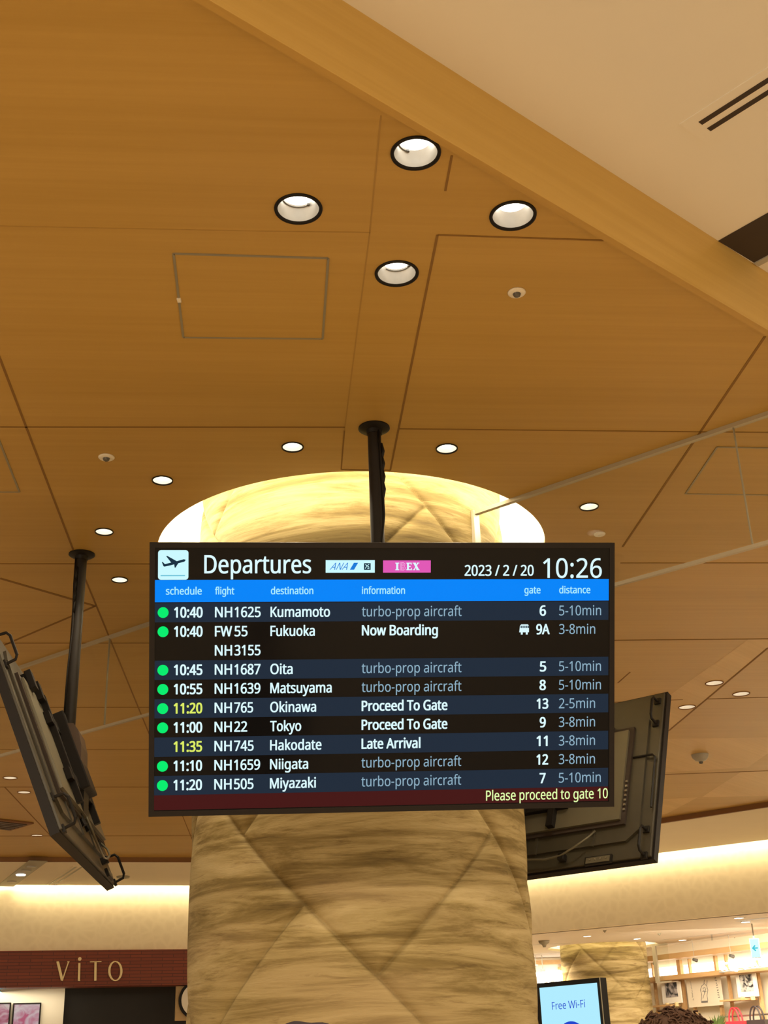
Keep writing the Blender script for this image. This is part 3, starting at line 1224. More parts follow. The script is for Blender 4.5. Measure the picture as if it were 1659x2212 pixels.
    mb.tube([(-0.06, 0.062, zt - 0.28), (-0.06, 0.075, zt - 0.36), (-0.06, 0.10, zt - 0.40)], 0.012, 8)
    mb.tube([(0.06, 0.062, zt - 0.28), (0.06, 0.075, zt - 0.36), (0.06, 0.10, zt - 0.40)], 0.012, 8)
    mb.build('tilt_arm', M['black'], bo)
    # pole and flange
    mb = MB()
    mb.cyl((0, 0, zt - 0.02), (0, 0, -0.012), 0.0242, seg=28)
    po = auto_smooth(mb.build('pole', M['pole'], t))
    mb = MB()
    for k in range(4):
        z = -0.10 - 0.05 * k
        mb.tube([(0.022, -0.012, z + 0.03), (0.0285, -0.013, z), (0.022, -0.012, z - 0.03)], 0.006, 8)
    mb.tube([(0.012, -0.022, -0.02), (0.019, -0.0205, -0.15), (0.024, -0.012, -0.35), (0.010, -0.0225, zt + 0.25), (0.012, -0.022, zt)], 0.0045, 8)
    mb.build('cable', M['black'], po, smooth=True)
    mb = MB()
    mb.lathe([(0, 0), (0.056, 0), (0.057, -0.005), (0.050, -0.010), (0.030, -0.013), (0.027, -0.028), (0, -0.028)], 36)
    auto_smooth(mb.build('ceiling_flange', M['black'], t))
    if content:
        screen_content(scr, P)
    return t


def screen_content(scr, P):
    mm = 0.001
    Y0, Y1, Y2 = 0.0026, 0.0020, 0.0014      # stacked just in front of the glass

    def rect(mb, u0, v0, u1, v1, y):
        mb.box(((u0 + u1) / 2 * mm, y, (v0 + v1) / 2 * mm), ((u1 - u0) * mm, 0.0003, (v1 - v0) * mm))
        return mb

    mb = MB()
    rect(mb, -714, 235.5, 710, 303.5, Y0).xf(P)
    mb.build('header_bar', M['e_blue'], scr)
    pitch = 58.7
    base = [189 - pitch * k for k in range(10)]
    for k in (0, 3, 5, 7, 9):
        mb = MB()
        top = base[k] + 14.5 + 29.5
        rect(mb, -713, top - 58.9, 709, top, Y0).xf(P)
        mb.build('row_band', M['e_row'], scr)
    mb = MB()
    rect(mb, -713, -399.5, 709, base[9] + 14.5 - 29.6, Y0).xf(P)
    mb.build('footer_band', M['e_maroon'], scr)
    mb = MB()
    put_text(mb, 'Please proceed to gate 10', 316 * mm, 708 * mm, -391 * mm, 31 * mm, P, 0.006, Y2)
    mb.build('footer_text', M['e_lime'], scr)
    # heading
    mb = MB()
    put_text(mb, 'Departures', -563 * mm, -235 * mm, 324 * mm, 55 * mm, P, 0.008, Y2)
    mb.build('heading_text', M['e_white'], scr)
    mb = MB()
    put_text(mb, '2023 / 2 / 20', 246 * mm, 467 * mm, 315 * mm, 33 * mm, P, 0.012, Y2)
    mb.build('date_text', M['e_white'], scr)
    mb = MB()
    put_text(mb, '10:26', 497 * mm, 687 * mm, 308 * mm, 61 * mm, P, 0.004, Y2)
    mb.build('clock_text', M['e_white'], scr)
    for s, a, b in (('schedule', -679, -570), ('flight', -530, -471), ('destination', -359, -228), ('information', -77, 58), ('gate', 437, 489), ('distance', 549, 650)):
        mb = MB()
        put_text(mb, s, a * mm, b * mm, 259 * mm, 22 * mm, P, 0.012, Y2)
        mb.build('column_heading', M['e_head'], scr)
    # plane pictogram
    mb = MB()
    pts = []
    u0, u1, v0, v1, rr = -703, -611, 304, 395, 9
    for cx, cy, a0 in ((u1 - rr, v1 - rr, 0), (u0 + rr, v1 - rr, 90), (u0 + rr, v0 + rr, 180), (u1 - rr, v0 + rr, 270)):
        for k in range(6):
            a = R(a0 + 18 * k)
            pts.append(((cx + rr * cos(a)) * mm, Y0, (cy + rr * sin(a)) * mm))
    mb.prism(pts, (0, 0.0003, 0))
    mb.xf(P)
    tile = mb.build('plane_icon', M['e_icon'], scr)
    mb = MB()
    pl = [(116, 151), (121, 150), (132, 162), (163, 153), (138, 120), (143, 118), (192, 146), (226, 136), (235, 137), (236, 143), (230, 149), (200, 157), (194, 166), (186, 180), (181, 180), (179, 163), (160, 168), (130, 175), (125, 173)]
    def ic(x, y): return (u0 + (x - 97) / 154 * 92) * mm, (v1 - (y - 88) / 156 * 91) * mm
    mb.prism([(ic(x, y)[0], Y2, ic(x, y)[1]) for x, y in pl], (0, 0.0003, 0))
    mb.mi = 1
    a, b = ic(110, 222), ic(234, 226)
    mb.box(((a[0] + b[0]) / 2, Y2, a[1]), (b[0] - a[0], 0.0003, 0.003))
    mb.xf(P)
    mb.build('plane_mark', [M['e_navy'], M['e_iconline']], scr)
    # two airline badges
    mb = MB()
    rect(mb, -190, 325, -37, 364, Y0)
    mb.mi = 1
    mb2 = Matrix()
    me, x0, x1, y0, y1 = text_mesh('ANA', 0.01)
    sx = 0.054 / (x1 - x0)
    sh = Matrix(((sx, 0.011 / _cap, 0, -0.178 - x0 * sx), (0, 0, -1, Y2), (0, 0.022 / _cap, 0, 0.334), (0, 0, 0, 1)))
    mb.mesh(me, sh)
    mb.prism([(-0.115, Y2, 0.334), (-0.102, Y2, 0.334), (-0.089, Y2, 0.356), (-0.102, Y2, 0.356)], (0, 0.0003, 0))
    mb.mi = 2
    mb.box((-0.0605, Y2, 0.344), (0.021, 0.0003, 0.021))
    mb.mi = 0
    mb.tube([(-0.067, Y2 - .0004, 0.350), (-0.060, Y2 - .0004, 0.347), (-0.055, Y2 - .0004, 0.351)], 0.0011, 5)
    mb.tube([(-0.061, Y2 - .0004, 0.349), (-0.065, Y2 - .0004, 0.341), (-0.067, Y2 - .0004, 0.338)], 0.0011, 5)
    mb.tube([(-0.061, Y2 - .0004, 0.343), (-0.056, Y2 - .0004, 0.344), (-0.055, Y2 - .0004, 0.338), (-0.060, Y2 - .0004, 0.338)], 0.0011, 5)
    mb.xf(P)
    mb.build('airline_badge', [M['e_icon'], M['e_lblue'], M['e_navy']], scr, label='white airline badge')
    mb = MB()
    rect(mb, -11, 325, 139, 363, Y0)
    mb.mi = 1
    # slab-serif capitals I B E X; the B is drawn as an outline
    def bar(u0_, v0_, u1_, v1_): mb.box(((u0_ + u1_) / 2 * mm, Y2, (v0_ + v1_) / 2 * mm), (abs(u1_ - u0_) * mm, 0.0003, abs(v1_ - v0_) * mm))
    b0, t0 = 332.5, 356
    x = 27
    bar(x + 3, b0, x + 9.5, t0); bar(x, b0, x + 12.5, b0 + 2.5); bar(x, t0 - 2.5, x + 12.5, t0)
    x = 62
    bar(x + 2, b0, x + 8, t0); bar(x, b0, x + 17, b0 + 3); bar(x, t0 - 3, x + 16.5, t0); bar(x + 8, 342.8, x + 13.5, 345.6)
    bar(x + 14.5, b0, x + 17, b0 + 7); bar(x + 14, t0 - 6.5, x + 16.5, t0)
    x = 82
    mb.prism([((x + 1) * mm, Y2, t0 * mm), ((x + 8.5) * mm, Y2, t0 * mm), ((x + 21) * mm, Y2, b0 * mm), ((x + 13) * mm, Y2, b0 * mm)], (0, 0.0003, 0))
    mb.prism([((x + 15) * mm, Y2, t0 * mm), ((x + 18.5) * mm, Y2, t0 * mm), ((x + 5.5) * mm, Y2, b0 * mm), ((x + 2) * mm, Y2, b0 * mm)], (0, 0.0003, 0))
    bar(x - 0.5, t0 - 2, x + 10, t0); bar(x + 12.5, t0 - 2, x + 21, t0); bar(x - 0.5, b0, x + 7.5, b0 + 2); bar(x + 11, b0, x + 22, b0 + 2)
    mb.mi = 2
    Bo = [(43, b0), (53, b0), (58, b0 + 3), (58.5, 341), (54.5, 345), (57.5, 348.5), (57, 353.5), (52.5, t0), (43, t0)]
    mb.tube([(u * mm, Y2, v * mm) for u, v in Bo], 0.0007, 5, closed=True)
    mb.tube([(u * mm, Y2, v * mm) for u, v in ((49, 335.5), (53.5, 336.5), (54, 341), (49, 343))], 0.0007, 5, closed=True)
    mb.tube([(u * mm, Y2, v * mm) for u, v in ((49, 346), (53, 348), (53, 352), (49, 353.5))], 0.0007, 5, closed=True)
    mb.tube([(u * mm, Y2, v * mm) for u, v in ((46, b0), (46, t0))], 0.0006, 5)
    mb.xf(P)
    mb.build('airline_badge', [M['e_pink'], M['e_white'], M['e_pinkl']], scr, label='pink airline badge')
    rows = [('10:40', 'NH 1625', 'Kumamoto', 'turbo-prop aircraft', 1, '6', '5-10min', 1),
            ('10:40', 'FW 55', 'Fukuoka', 'Now Boarding', 0, '9A', '3-8min', 1),
            (None, 'NH 3155', None, None, 0, None, None, 0),
            ('10:45', 'NH 1687', 'Oita', 'turbo-prop aircraft', 1, '5', '5-10min', 1),
            ('10:55', 'NH 1639', 'Matsuyama', 'turbo-prop aircraft', 1, '8', '5-10min', 1),
            ('11:20', 'NH 765', 'Okinawa', 'Proceed To Gate', 0, '13', '2-5min', 1),
            ('11:00', 'NH 22', 'Tokyo', 'Proceed To Gate', 0, '9', '3-8min', 1),
            ('11:35', 'NH 745', 'Hakodate', 'Late Arrival', 0, '11', '3-8min', 0),
            ('11:10', 'NH 1659', 'Niigata', 'turbo-prop aircraft', 1, '12', '3-8min', 1),
            ('11:20', 'NH 505', 'Miyazaki', 'turbo-prop aircraft', 1, '7', '5-10min', 1)]
    dest_w = {'Kumamoto': 184, 'Fukuoka': 137, 'Oita': 69, 'Matsuyama': 190, 'Okinawa': 142, 'Tokyo': 96, 'Hakodate': 159, 'Niigata': 118, 'Miyazaki': 142}
    info_w = {'turbo-prop aircraft': 314, 'Now Boarding': 239, 'Proceed To Gate': 270, 'Late Arrival': 185}
    fl_w = {'NH 1625': 140, 'FW 55': 100, 'NH 3155': 140, 'NH 1687': 140, 'NH 1639': 140, 'NH 765': 118, 'NH 22': 100, 'NH 745': 120, 'NH 1659': 140, 'NH 505': 120}
    gate_w = {'6': (486, 507), '9A': (475, 519), '5': (487, 508), '8': (486, 507), '13': (477, 515), '9': (487, 507), '11': (477, 513), '12': (477, 515), '7': (487, 507)}
    dist_w = {'5-10min': 136, '3-8min': 117, '2-5min': 117}
    CAPH = 31 * mm

    def cell(name, txt, u0, u1, v, wgt, mat):
        mb = MB()
        put_text(mb, txt, u0 * mm, u1 * mm, v * mm, CAPH, P, wgt, Y2)
        mb.build(name, M[mat], scr)
    for k, (a, f, d, inf, dim, g, ds, dot) in enumerate(rows):
        v = base[k]
        if a:
            cell('time_text', a, -654, -567, v, 0.020, 'e_yellow' if k in (5, 7) else 'e_white')
        mb = MB()
        put_text(mb, f[:2], -530 * mm, (-530 + 53) * mm, v * mm, CAPH, P, 0.014, Y2)
        put_text(mb, f[3:], (-530 + 60) * mm, (-530 + fl_w[f]) * mm, v * mm, CAPH, P, 0.014, Y2)
        mb.build('flight_number', M['e_white'], scr)
        if d:
            cell('destination_text', d, -360, -360 + dest_w[d], v, 0.014, 'e_white')
        if inf:
            cell('status_text', inf, -77, -77 + info_w[inf], v, 0.002 if dim else 0.018, 'e_dim' if dim else 'e_white')
        if g:
            cell('gate_text', g, gate_w[g][0], gate_w[g][1], v, 0.020, 'e_white')
            cell('walk_time_text', ds, 549, 549 + dist_w[ds], v, 0.002, 'e_dim')
        if dot:
            mb = MB()
            n = 28
            mb.prism([((-687 + 16.5 * cos(2 * pi * i / n)) * mm, Y2, (v + 15 + 16.5 * sin(2 * pi * i / n)) * mm) for i in range(n)], (0, 0.0003, 0))
            mb.xf(P)
            mb.build('status_dot', M['e_green'], scr)
    # bus pictogram
    mb = MB()
    v = base[1]
    mb.prism([(x * mm, Y2, z * mm) for x, z in ((421, v + 6), (423, v + 26), (427, v + 31), (449, v + 31), (452, v + 26), (452, v + 6))], (0, 0.0003, 0))
    for u in (429, 445):
        mb.box((u * mm, Y2, (v + 2.5) * mm), (0.006, 0.0003, 0.007))
    mb.mi = 1
    for u in (427, 433, 439, 445, 450):
        mb.box((u * mm, Y2 - 0.0003, (v + 23) * mm), (0.0035, 0.0003, 0.007))
    mb.xf(P)
    mb.build('bus_icon', [M['e_white'], M['e_navy']], scr)


def loc_off(center, anchor, yaw):
    d = Vector(center) - Vector(anchor)
    return Matrix.Rotation(-yaw, 3, 'Z') @ d


GM = 'ceiling-hung monitors around the padded column'
anc = Vector((-0.0252, 3.9735, ZC))
ctr = Vector((-0.0107, 3.7481, 1.1039 + 1.55))
monitor('departures_board', 'lit departures board hanging in front of the padded column', 'departures board', anc, 0.1151,
        loc_off(ctr, anc, 0.1151), 0.4139, -0.0082, True, GM, -0.72)
anc = Vector((-1.337, 5.065, ZC))
ctr = Vector((-1.413, 5.073, 1.145 + 1.55))
monitor('hanging_monitor', 'black monitor on a pole seen edge-on left of the departures board', 'monitor', anc, -1.489,
        loc_off(ctr, anc, -1.489), 0.40, 0.0, False, GM, -0.79)
ctr = Vector((0.608, 5.867, 1.111 + 1.55))
nrm = Vector((0.57, 0.72, 0)).normalized()
anc = ctr - nrm * 0.16
anc.z = ZC
monitor('hanging_monitor', 'black monitor seen from behind, right of the departures board', 'monitor', anc, 2.470,
        loc_off(ctr, anc, 2.470), 0.40, 0.0, False, GM, -0.79)


# ================================================================== SHOP FRONT ON THE LEFT (brick sign)
def lw(px, py, off=0.0):
    """point on the left wall plane moved off metres into the hall"""
    return on_plane(px, py, wl + nl * off, nl)


rotL = Matrix.Rotation(math.atan2(dl.y, dl.x), 3, 'Z')
ZS0 = lw(200, 2131).z
mb = MB()
mb.box((0, 0, 0), ((CN - wl).length, 0.30, ZB - ZS0))
c = (wl + CN) / 2 + nl * (-0.10)
o = mb.build('trim_5', M['brick'])
o.location = (c.x, c.y, (ZB + ZS0) / 2)
o.rotation_euler = (0, 0, math.atan2(dl.y, dl.x))
struct(o, 'dark red brick band over the shop front')
FACE = 0.05
M['gold'] = pbr('gold_letters', (0.80, 0.66, 0.36), 0.4, 0.2, noise=0.05)
pc = lw(190, 2098, FACE)
t = thing('shop_sign', 'thin gold sign letters on the red brick band', 'sign', pc)


def stroke_letter(strokes, dots=()):
    mb = MB()
    for pts, w in strokes:
        P3 = [lw(x, y, FACE + 0.004) - pc for x, y in pts]
        for a, b in zip(P3, P3[1:]):
            d = b - a
            side = d.normalized().cross(nl).normalized() * (w * 0.40)
            mb.prism([a - side, b - side, b + side, a + side], nl * 0.02)
    for x, y, r in dots:
        p = lw(x, y, FACE + 0.004) - pc
        mb.cyl(p, p + nl * 0.02, r, seg=16)
    return mb.build('letter', M['gold'], t)


U = 1 / 3.607


def q6(pts):
    return [(x * U, 1780 + y * U) for x, y in pts]


stroke_letter([(q6([(450, 1076), (484, 1218)]), 0.036), (q6([(484, 1222), (534, 1074)]), 0.016), (q6([(440, 1075), (460, 1075)]), 0.012), (q6([(524, 1074), (541, 1074)]), 0.01)])
stroke_letter([(q6([(618, 1084), (614, 1221)]), 0.030), (q6([(606, 1220), (624, 1220)]), 0.012)], [(q6([(621, 1052)])[0]) + (0.020,)])
stroke_letter([(q6([(744, 1078), (742, 1221)]), 0.032), (q6([(700, 1075), (790, 1073)]), 0.010)])
ov = [(898 + 47 * cos(a), 1146 + 74 * sin(a)) for a in [2 * pi * k / 28 for k in range(29)]]
mbO = []
for k in range(28):
    a = 2 * pi * (k + 0.5) / 28
    mbO.append((q6(ov[k:k + 2]), 0.012 + 0.020 * abs(cos(a))))
stroke_letter(mbO)

# shop front below the band
IN = -0.55
M['shopwall'] = pbr('shop_white_wall', (0.78, 0.72, 0.58), 0.6, noise=0.03)
M['shopdark'] = pbr('shop_dark', (0.009, 0.007, 0.005), 0.7, noise=0.2)
M['lightwood'] = wood('light_wood', (0.45, 0.30, 0.13), (0.52, 0.36, 0.17), 0.29, sx=3, sy=30)


def lw_panel(name, x0, x1, y0, y1, off, th, mat, to_floor=True):
    mb = MB()
    a = lw(x0, y0, off)
    b = lw(x1, y0, off)
    z0 = 0.0 if to_floor else lw((x0 + x1) / 2, y1, off).z
    z1 = lw((x0 + x1) / 2, y0, off).z
    c = (a + b) / 2
    mb.box((0, 0, 0), ((b - a).xy.length, th, z1 - z0))
    o = mb.build(name, mat)
    o.location = (c.x, c.y, (z0 + z1) / 2)
    o.rotation_euler = (0, 0, math.atan2(dl.y, dl.x))
    return o


struct(lw_panel('wall_shop', -250, 143, 2100, 2330, IN, 0.06, M['shopwall']), 'pale lit inner wall of the shop')
struct(lw_panel('wall_shop', 140, 460, 2100, 2400, IN - 0.15, 0.06, M['shopdark']), 'dark inner wall of the shop')
cL = lw(60, 2140, -0.3)
area('shop_lamp', (cL.x, cL.y, ZS0 - 0.05), (0, 0.3, -1), 1.0, 0.25, 3.5, (1, 0.88, 0.66))

M['flowers_a'] = picture_emis('flower_picture', (0.30, 0.03, 0.06), (0.50, 0.20, 0.28), (0.62, 0.50, 0.47), 9, 0.75)
M['flowers_b'] = picture_emis('flower_picture', (0.45, 0.07, 0.16), (0.52, 0.32, 0.38), (0.60, 0.50, 0.50), 8, 0.8)
for x0, x1, mt, lb in ((-45, 24.5, 'flowers_a', 'wall screen with deep pink flowers cut by the left edge of the photo'),
                       (28.5, 89.5, 'flowers_b', 'wall screen with pale pink petals under the red brick band')):
    a, b = lw(x0, 2167, IN + 0.06), lw(x1, 2167, IN + 0.06)
    z1 = a.z
    z0 = z1 - 0.62
    c = (a + b) / 2
    t = thing('wall_screen', lb, 'screen', (c.x, c.y, (z0 + z1) / 2), math.atan2(dl.y, dl.x), 'flower screens in the brick sign shop')
    wd = (b - a).xy.length
    mb = MB()
    mb.box((0, 0.01, 0), (wd, 0.04, z1 - z0), None, 0.004)
    mb.build('frame', M['black'], t)
    mb = MB()
    mb.box((0, -0.013, 0), (wd - 0.035, 0.006, z1 - z0 - 0.035))
    mb.build('picture', M[mt], t)

# wooden wall piece with a round clock, half hidden by the column
o = lw_panel('wall_shop', 380, 470, 2130, 2204, -0.10, 0.05, M['lightwood'], False)
struct(o, 'light timber panel carrying the round clock')
pc2 = lw(425, 2160, -0.07)
t = thing('wall_clock', 'round white clock with a black rim half hidden by the padded column', 'clock', pc2, math.atan2(dl.y, dl.x))
rc = 0.215
mb = MB()
n = 40
for (r0, r1, y0, y1) in ((0, rc, 0.02, -0.03),):
    mb.cyl((0, y0, 0), (0, -0.035, 0), rc, seg=n)
mb.build('rim', M['black'], t)
mb = MB()
mb.cyl((0, -0.034, 0), (0, -0.042, 0), rc * 0.86, seg=n)
mb.build('dial', M['offwhite'], t)
mb = MB()
mb.box((0.0, -0.045, 0.06), (0.010, 0.003, 0.12))
mb.box((-0.04, -0.045, 0.02), (0.09, 0.003, 0.012), Matrix.Rotation(0.5, 3, 'Y'))
mb.build('clock_hand', M['black'], t)
# round cyan lamp at the very edge
p = lw(-1, 2149, -0.3)
mb = MB()
bmesh.ops.create_uvsphere(mb.bm, u_segments=20, v_segments=12, radius=0.032)
o = mb.build('indicator_lamp', emis('cyan_lamp', (0.35, 0.95, 1.0), 3.0), smooth=True, loc=p)
mb = MB()
mb.cyl((0, 0, 0.028), (0, 0, ZS0 - p.z), 0.008, seg=10)
mb.build('stem', M['grey'], o)
tag(o, 'small round cyan-white lamp at the left edge under the red brick band', 'lamp')

# fittings in the cream soffit
c = at_z(45, 1888, ZCR)
e = at_z(83, 1859, ZCR)
d = (e - c)
d.z = 0
yaw = math.atan2(d.y, d.x)
t = thing('light_trough', 'grey recessed light trough with small lamps in the cream soffit at far left', 'ceiling light', c, yaw)
wv2 = (at_z(104, 1859, ZCR) - at_z(62, 1859, ZCR))
wd = abs(wv2.x * sin(yaw) - wv2.y * cos(yaw))
mb = MB()
mb.box((0, 0, -0.003), (d.length * 2.0, wd, 0.006))
mb.build('housing', M['hatchmetal'], t)
for k, mt in ((-0.55, 'grey'), (0.0, 'lamp'), (0.32, 'grey'), (0.62, 'grey')):
    mb = MB()
    mb.lathe([(0.0, -0.006), (wd * 0.28, -0.006), (wd * 0.26, -0.016), (0, -0.016)], 20)
    mb.xf(Matrix.Translation((k * d.length, 0, 0)))
    mb.build('lamp', M[mt], t)
c = at_z(140, 1892, ZCR)
e = at_z(172, 1871, ZCR)
d = e - c
t = thing('slot_diffuser', 'thin grey slot diffuser in the cream soffit behind the side monitor', 'vent', c, math.atan2(d.y, d.x))
mb = MB()
mb.box((0, 0, -0.002), (d.length * 2, 0.14, 0.004))
mb.build('frame', M['cream'], t)
for k in (-1, 1):
    mb = MB()
    mb.box((0, k * 0.03, -0.005), (d.length * 2 - 0.03, 0.022, 0.002))
    mb.build('slot', M['hatchmetal'], t)
q = at_z(266, 1893, ZCR)
mb = MB()
mb.lathe([(0, 0), (0.075, 0), (0.07, -0.02), (0.03, -0.028), (0, -0.028)], 28)
o = mb.build('ceiling_sensor', M['hatchmetal'], smooth=True, loc=q)
tag(o, 'flat round sensor in the cream soffit left of the padded column', 'sensor')


# ================================================================== RIGHT BACKGROUND: low ceiling fittings
def low_light(px, py, r, lb):
    q = at_z(px, py, ZL)
    t = thing('downlight', lb, 'ceiling light', q, 0, 'downlights in the low shop ceiling')
    mb = MB()
    mb.lathe([(r, 0.0), (r * 1.02, -0.006), (r * 0.85, -0.006), (r * 0.82, 0.0)], 24)
    mb.build('trim_ring', M['offwhite'], t)
    mb = MB()
    mb.lathe([(0, -0.002), (r * 0.83, -0.002), (r * 0.83, -0.004), (0, -0.004)], 24)
    mb.build('lamp', M['lamp_far'], t)


low_light(1268, 2022, 0.055, 'small downlight in the low ceiling above the far column, left one')
low_light(1376, 2027.5, 0.05, 'small downlight in the low ceiling above the far column, right one')
low_light(1596, 1982.5, 0.06, 'small downlight in the low ceiling left of the dark slot')
low_light(1611, 1991, 0.06, 'small downlight in the low ceiling just below the dark slot')
low_light(1474, 2030.5, 0.055, 'faint downlight in the low ceiling between the far column and the blue arrow sign')
for px, py, r, lb in ((1175, 2032, 0.07, 'smoke detector on the low ceiling right behind the padded column'),
                      (1306, 2010, 0.022, 'tiny sprinkler head on the low ceiling above the far column'),
                      (1424, 2016.5, 0.022, 'tiny sprinkler head on the low ceiling right of the far column'),
                      (1589, 2025, 0.022, 'tiny sprinkler head on the low ceiling near the blue arrow sign')):
    q = at_z(px, py, ZL)
    mb = MB()
    mb.lathe([(0, 0), (r, 0), (r * 0.9, -r * 0.4), (r * 0.4, -r * 0.7), (r * 0.25, -r * 1.1), (0, -r * 1.1)], 24)
    o = mb.build('ceiling_sensor', M['hatchmetal'], smooth=True, loc=q)
    tag(o, lb, 'sensor')

# ------------------------------------------------------------------ kiosk
KY = 9.0
kn = Vector((0.10, -1, 0)).normalized()
p0 = at_y(1155, 2125, KY)
t_ = None
ktr = None
# front plane through the left edge, turned so the right side face shows
kyaw = 0.88
kd = Vector((cos(kyaw), -sin(kyaw), 0))
kn = Vector((kd.y, -kd.x, 0))
pr = on_plane(1296, 2111, p0, kn)
kw = (pr - p0).xy.length
ktop = (p0.z + pr.z) / 2
kc = (p0 + pr) / 2
kdep = 0.06
t = thing('wifi_kiosk', 'black kiosk with a pale blue screen beside the padded column', 'kiosk', (kc.x, kc.y, 0), -kyaw)
mb = MB()
mb.box((0, kdep / 2, ktop / 2 + 0.02), (kw, kdep, ktop - 0.04), None, 0.006)
mb.build('cabinet', M['black'], t)
mb = MB()
mb.box((0, kdep / 2 + 0.02, 0.02), (kw + 0.12, kdep + 0.25, 0.04), None, 0.006)
mb.build('base_plate', M['steel'], t)
mb = MB()
mb.tube([(kw / 2 - 0.002, -0.002, 0.05), (kw / 2 - 0.002, -0.002, ktop)], 0.004, 6)
mb.build('edge_trim', M['hatchmetal'], t)
sl_, sr_ = on_plane(1166.5, 2134, p0, kn), on_plane(1289.5, 2123, p0, kn)
sw = (sr_ - sl_).xy.length
sc_x = ((sl_ + sr_) / 2 - kc).dot(kd)
stop = (sl_.z + sr_.z) / 2
sbot = stop - sw * 1.75
mb = MB()
mb.box((sc_x, -0.003, (stop + sbot) / 2), (sw, 0.006, stop - sbot), None, 0.0)
ks = mb.build('screen', M['e_kiosk'], t)


def kloc(px, py):
    q = on_plane(px, py, p0, kn)
    return (q - kc).dot(kd), q.z


tx0, tz = kloc(1194.5, 2181)
tx1, tz1 = kloc(1266, 2176)
mb = MB()
put_text(mb, 'Free Wi-Fi', tx0, tx1, (tz + tz1) / 2, 0.046, Matrix(), 0.0, -0.0072)
mb.build('lettering', M['e_kblue'], ks)
cx_, cz_ = kloc(1234, 2206)
mb = MB()
rr = 0.145
mb.cyl((cx_, -0.0060, cz_ - rr), (cx_, -0.0075, cz_ - rr), rr, seg=48)
mb.mi = 1
for q in (0.055, 0.09):
    mb.tube([(cx_ + q * sin(a), -0.009, cz_ - rr * 1.25 + q * cos(a)) for a in [(-0.8 + 0.1 * k) for k in range(17)]], 0.010, 6)
mb.cyl((cx_, -0.0074, cz_ - rr * 1.25), (cx_, -0.009, cz_ - rr * 1.25), 0.02, seg=20)
mb.build('wifi_mark', [M['e_kblue'], M['e_kiosk']], ks)

# ------------------------------------------------------------------ shop wall on the right
S0 = Vector((3.41, 18.0, 0))
sd = Vector((0.56, -0.828, 0)).normalized()
sn = Vector((sd.y, -sd.x, 0))
syaw = math.atan2(sd.y, sd.x)


def sp(px, py, off=0.0):
    return on_plane(px, py, S0 + sn * off, sn)


def sbox(mb, org, px0, py0, px1, py1, off, th, bevel=0.0):
    """box on the shop wall spanning two sight lines (upper left, lower right)"""
    a, b = sp(px0, py0, off), sp(px1, py1, off)
    u0, u1 = (a - org).dot(sd), (b - org).dot(sd)
    mb.box(((u0 + u1) / 2, -(off) , (a.z + b.z) / 2 - org.z), (abs(u1 - u0), th, abs(a.z - b.z)), None, bevel)


struct_org = S0.copy()
mb = MB()
mb.box((1.0, 0.10, 1.45), (7.5, 0.1, 2.9))
o = mb.build('wall_back', M['shopwall'])
o.location = S0
o.rotation_euler = (0, 0, syaw)
struct(o, 'pale back wall of the gift shop')

shelf = thing('display_shelf', 'light timber display shelving with backlit niches right of the far column', 'shelf', S0, syaw)
zt1 = sp(1500, 2060).z
zb1 = sp(1500, 2068).z
mb = MB()
mb.box((1.2, -0.20, (zt1 + zb1) / 2), (5.6, 0.16, zt1 - zb1 + 0.02))
mb.build('cornice', M['shelf_wood'], shelf)
zl = sp(1500, 2110.5).z
mb = MB()
mb.box((1.2, -0.16, zl), (5.6, 0.32, 0.055))
mb.build('shelf_board', M['shelf_wood'], shelf)
zlit1 = sp(1500, 2081).z
for x0, x1 in ((1400, 1470), (1481, 1553), (1557, 1640), (1644, 1760)):
    a, b = sp(x0, 2090), sp(x1, 2090)
    u0, u1 = (a - S0).dot(sd), (b - S0).dot(sd)
    mb = MB()
    mb.box(((u0 + u1) / 2, -0.02, (zlit1 + zl) / 2), (u1 - u0, 0.02, zlit1 - zl - 0.02))
    mb.build('backlit_panel', M['e_backlit'], shelf)
for x, w in ((1475.5, 0.06), (1418, 0.018), (1498, 0.018), (1555, 0.03), (1578, 0.018), (1642, 0.03), (1700, 0.03)):
    u = (sp(x, 2100) - S0).dot(sd)
    mb = MB()
    mb.box((u, -0.05, 1.35), (w, 0.05, 2.7 - 0.0))
    mb.build('upright', M['shelf_wood'], shelf)
for x, y in ((1453, 2173), (1612, 2160)):
    q = sp(x, y)
    u = (q - S0).dot(sd)
    mb = MB()
    mb.box((u, -0.14, q.z), (0.42, 0.22, 0.02))
    mb.build('ledge', M['shelf_wood'], shelf)
q = sp(1600, 2195)
mb = MB()
mb.tube([((sp(1570, 2196) - S0).dot(sd), -0.14, q.z), ((sp(1720, 2180) - S0).dot(sd), -0.14, q.z)], 0.012, 8)
mb.build('hanging_rail', M['steel'], shelf)

for x, y, lb in ((1414, 2081, 'small dark track spot above the lit niche next to the far column'),
                 (1500, 2072.5, 'small dark track spot above the second lit niche of the gift shop'),
                 (1579, 2064, 'small dark track spot nearest the blue arrow sign')):
    q = sp(x, y, 0.34)
    t = thing('track_spot', lb, 'spotlight', q, syaw, 'track spots over the gift shop')
    mb = MB()
    mb.cyl((0, -0.02, 0.0), (0, 0.04, -0.012), 0.018, 0.024, seg=16)
    mb.build('head', M['dome'], t)
    mb = MB()
    mb.cyl((0, 0, 0.02), (0, 0, ZL - q.z), 0.003, seg=8)
    mb.build('stem', M['grey'], t)

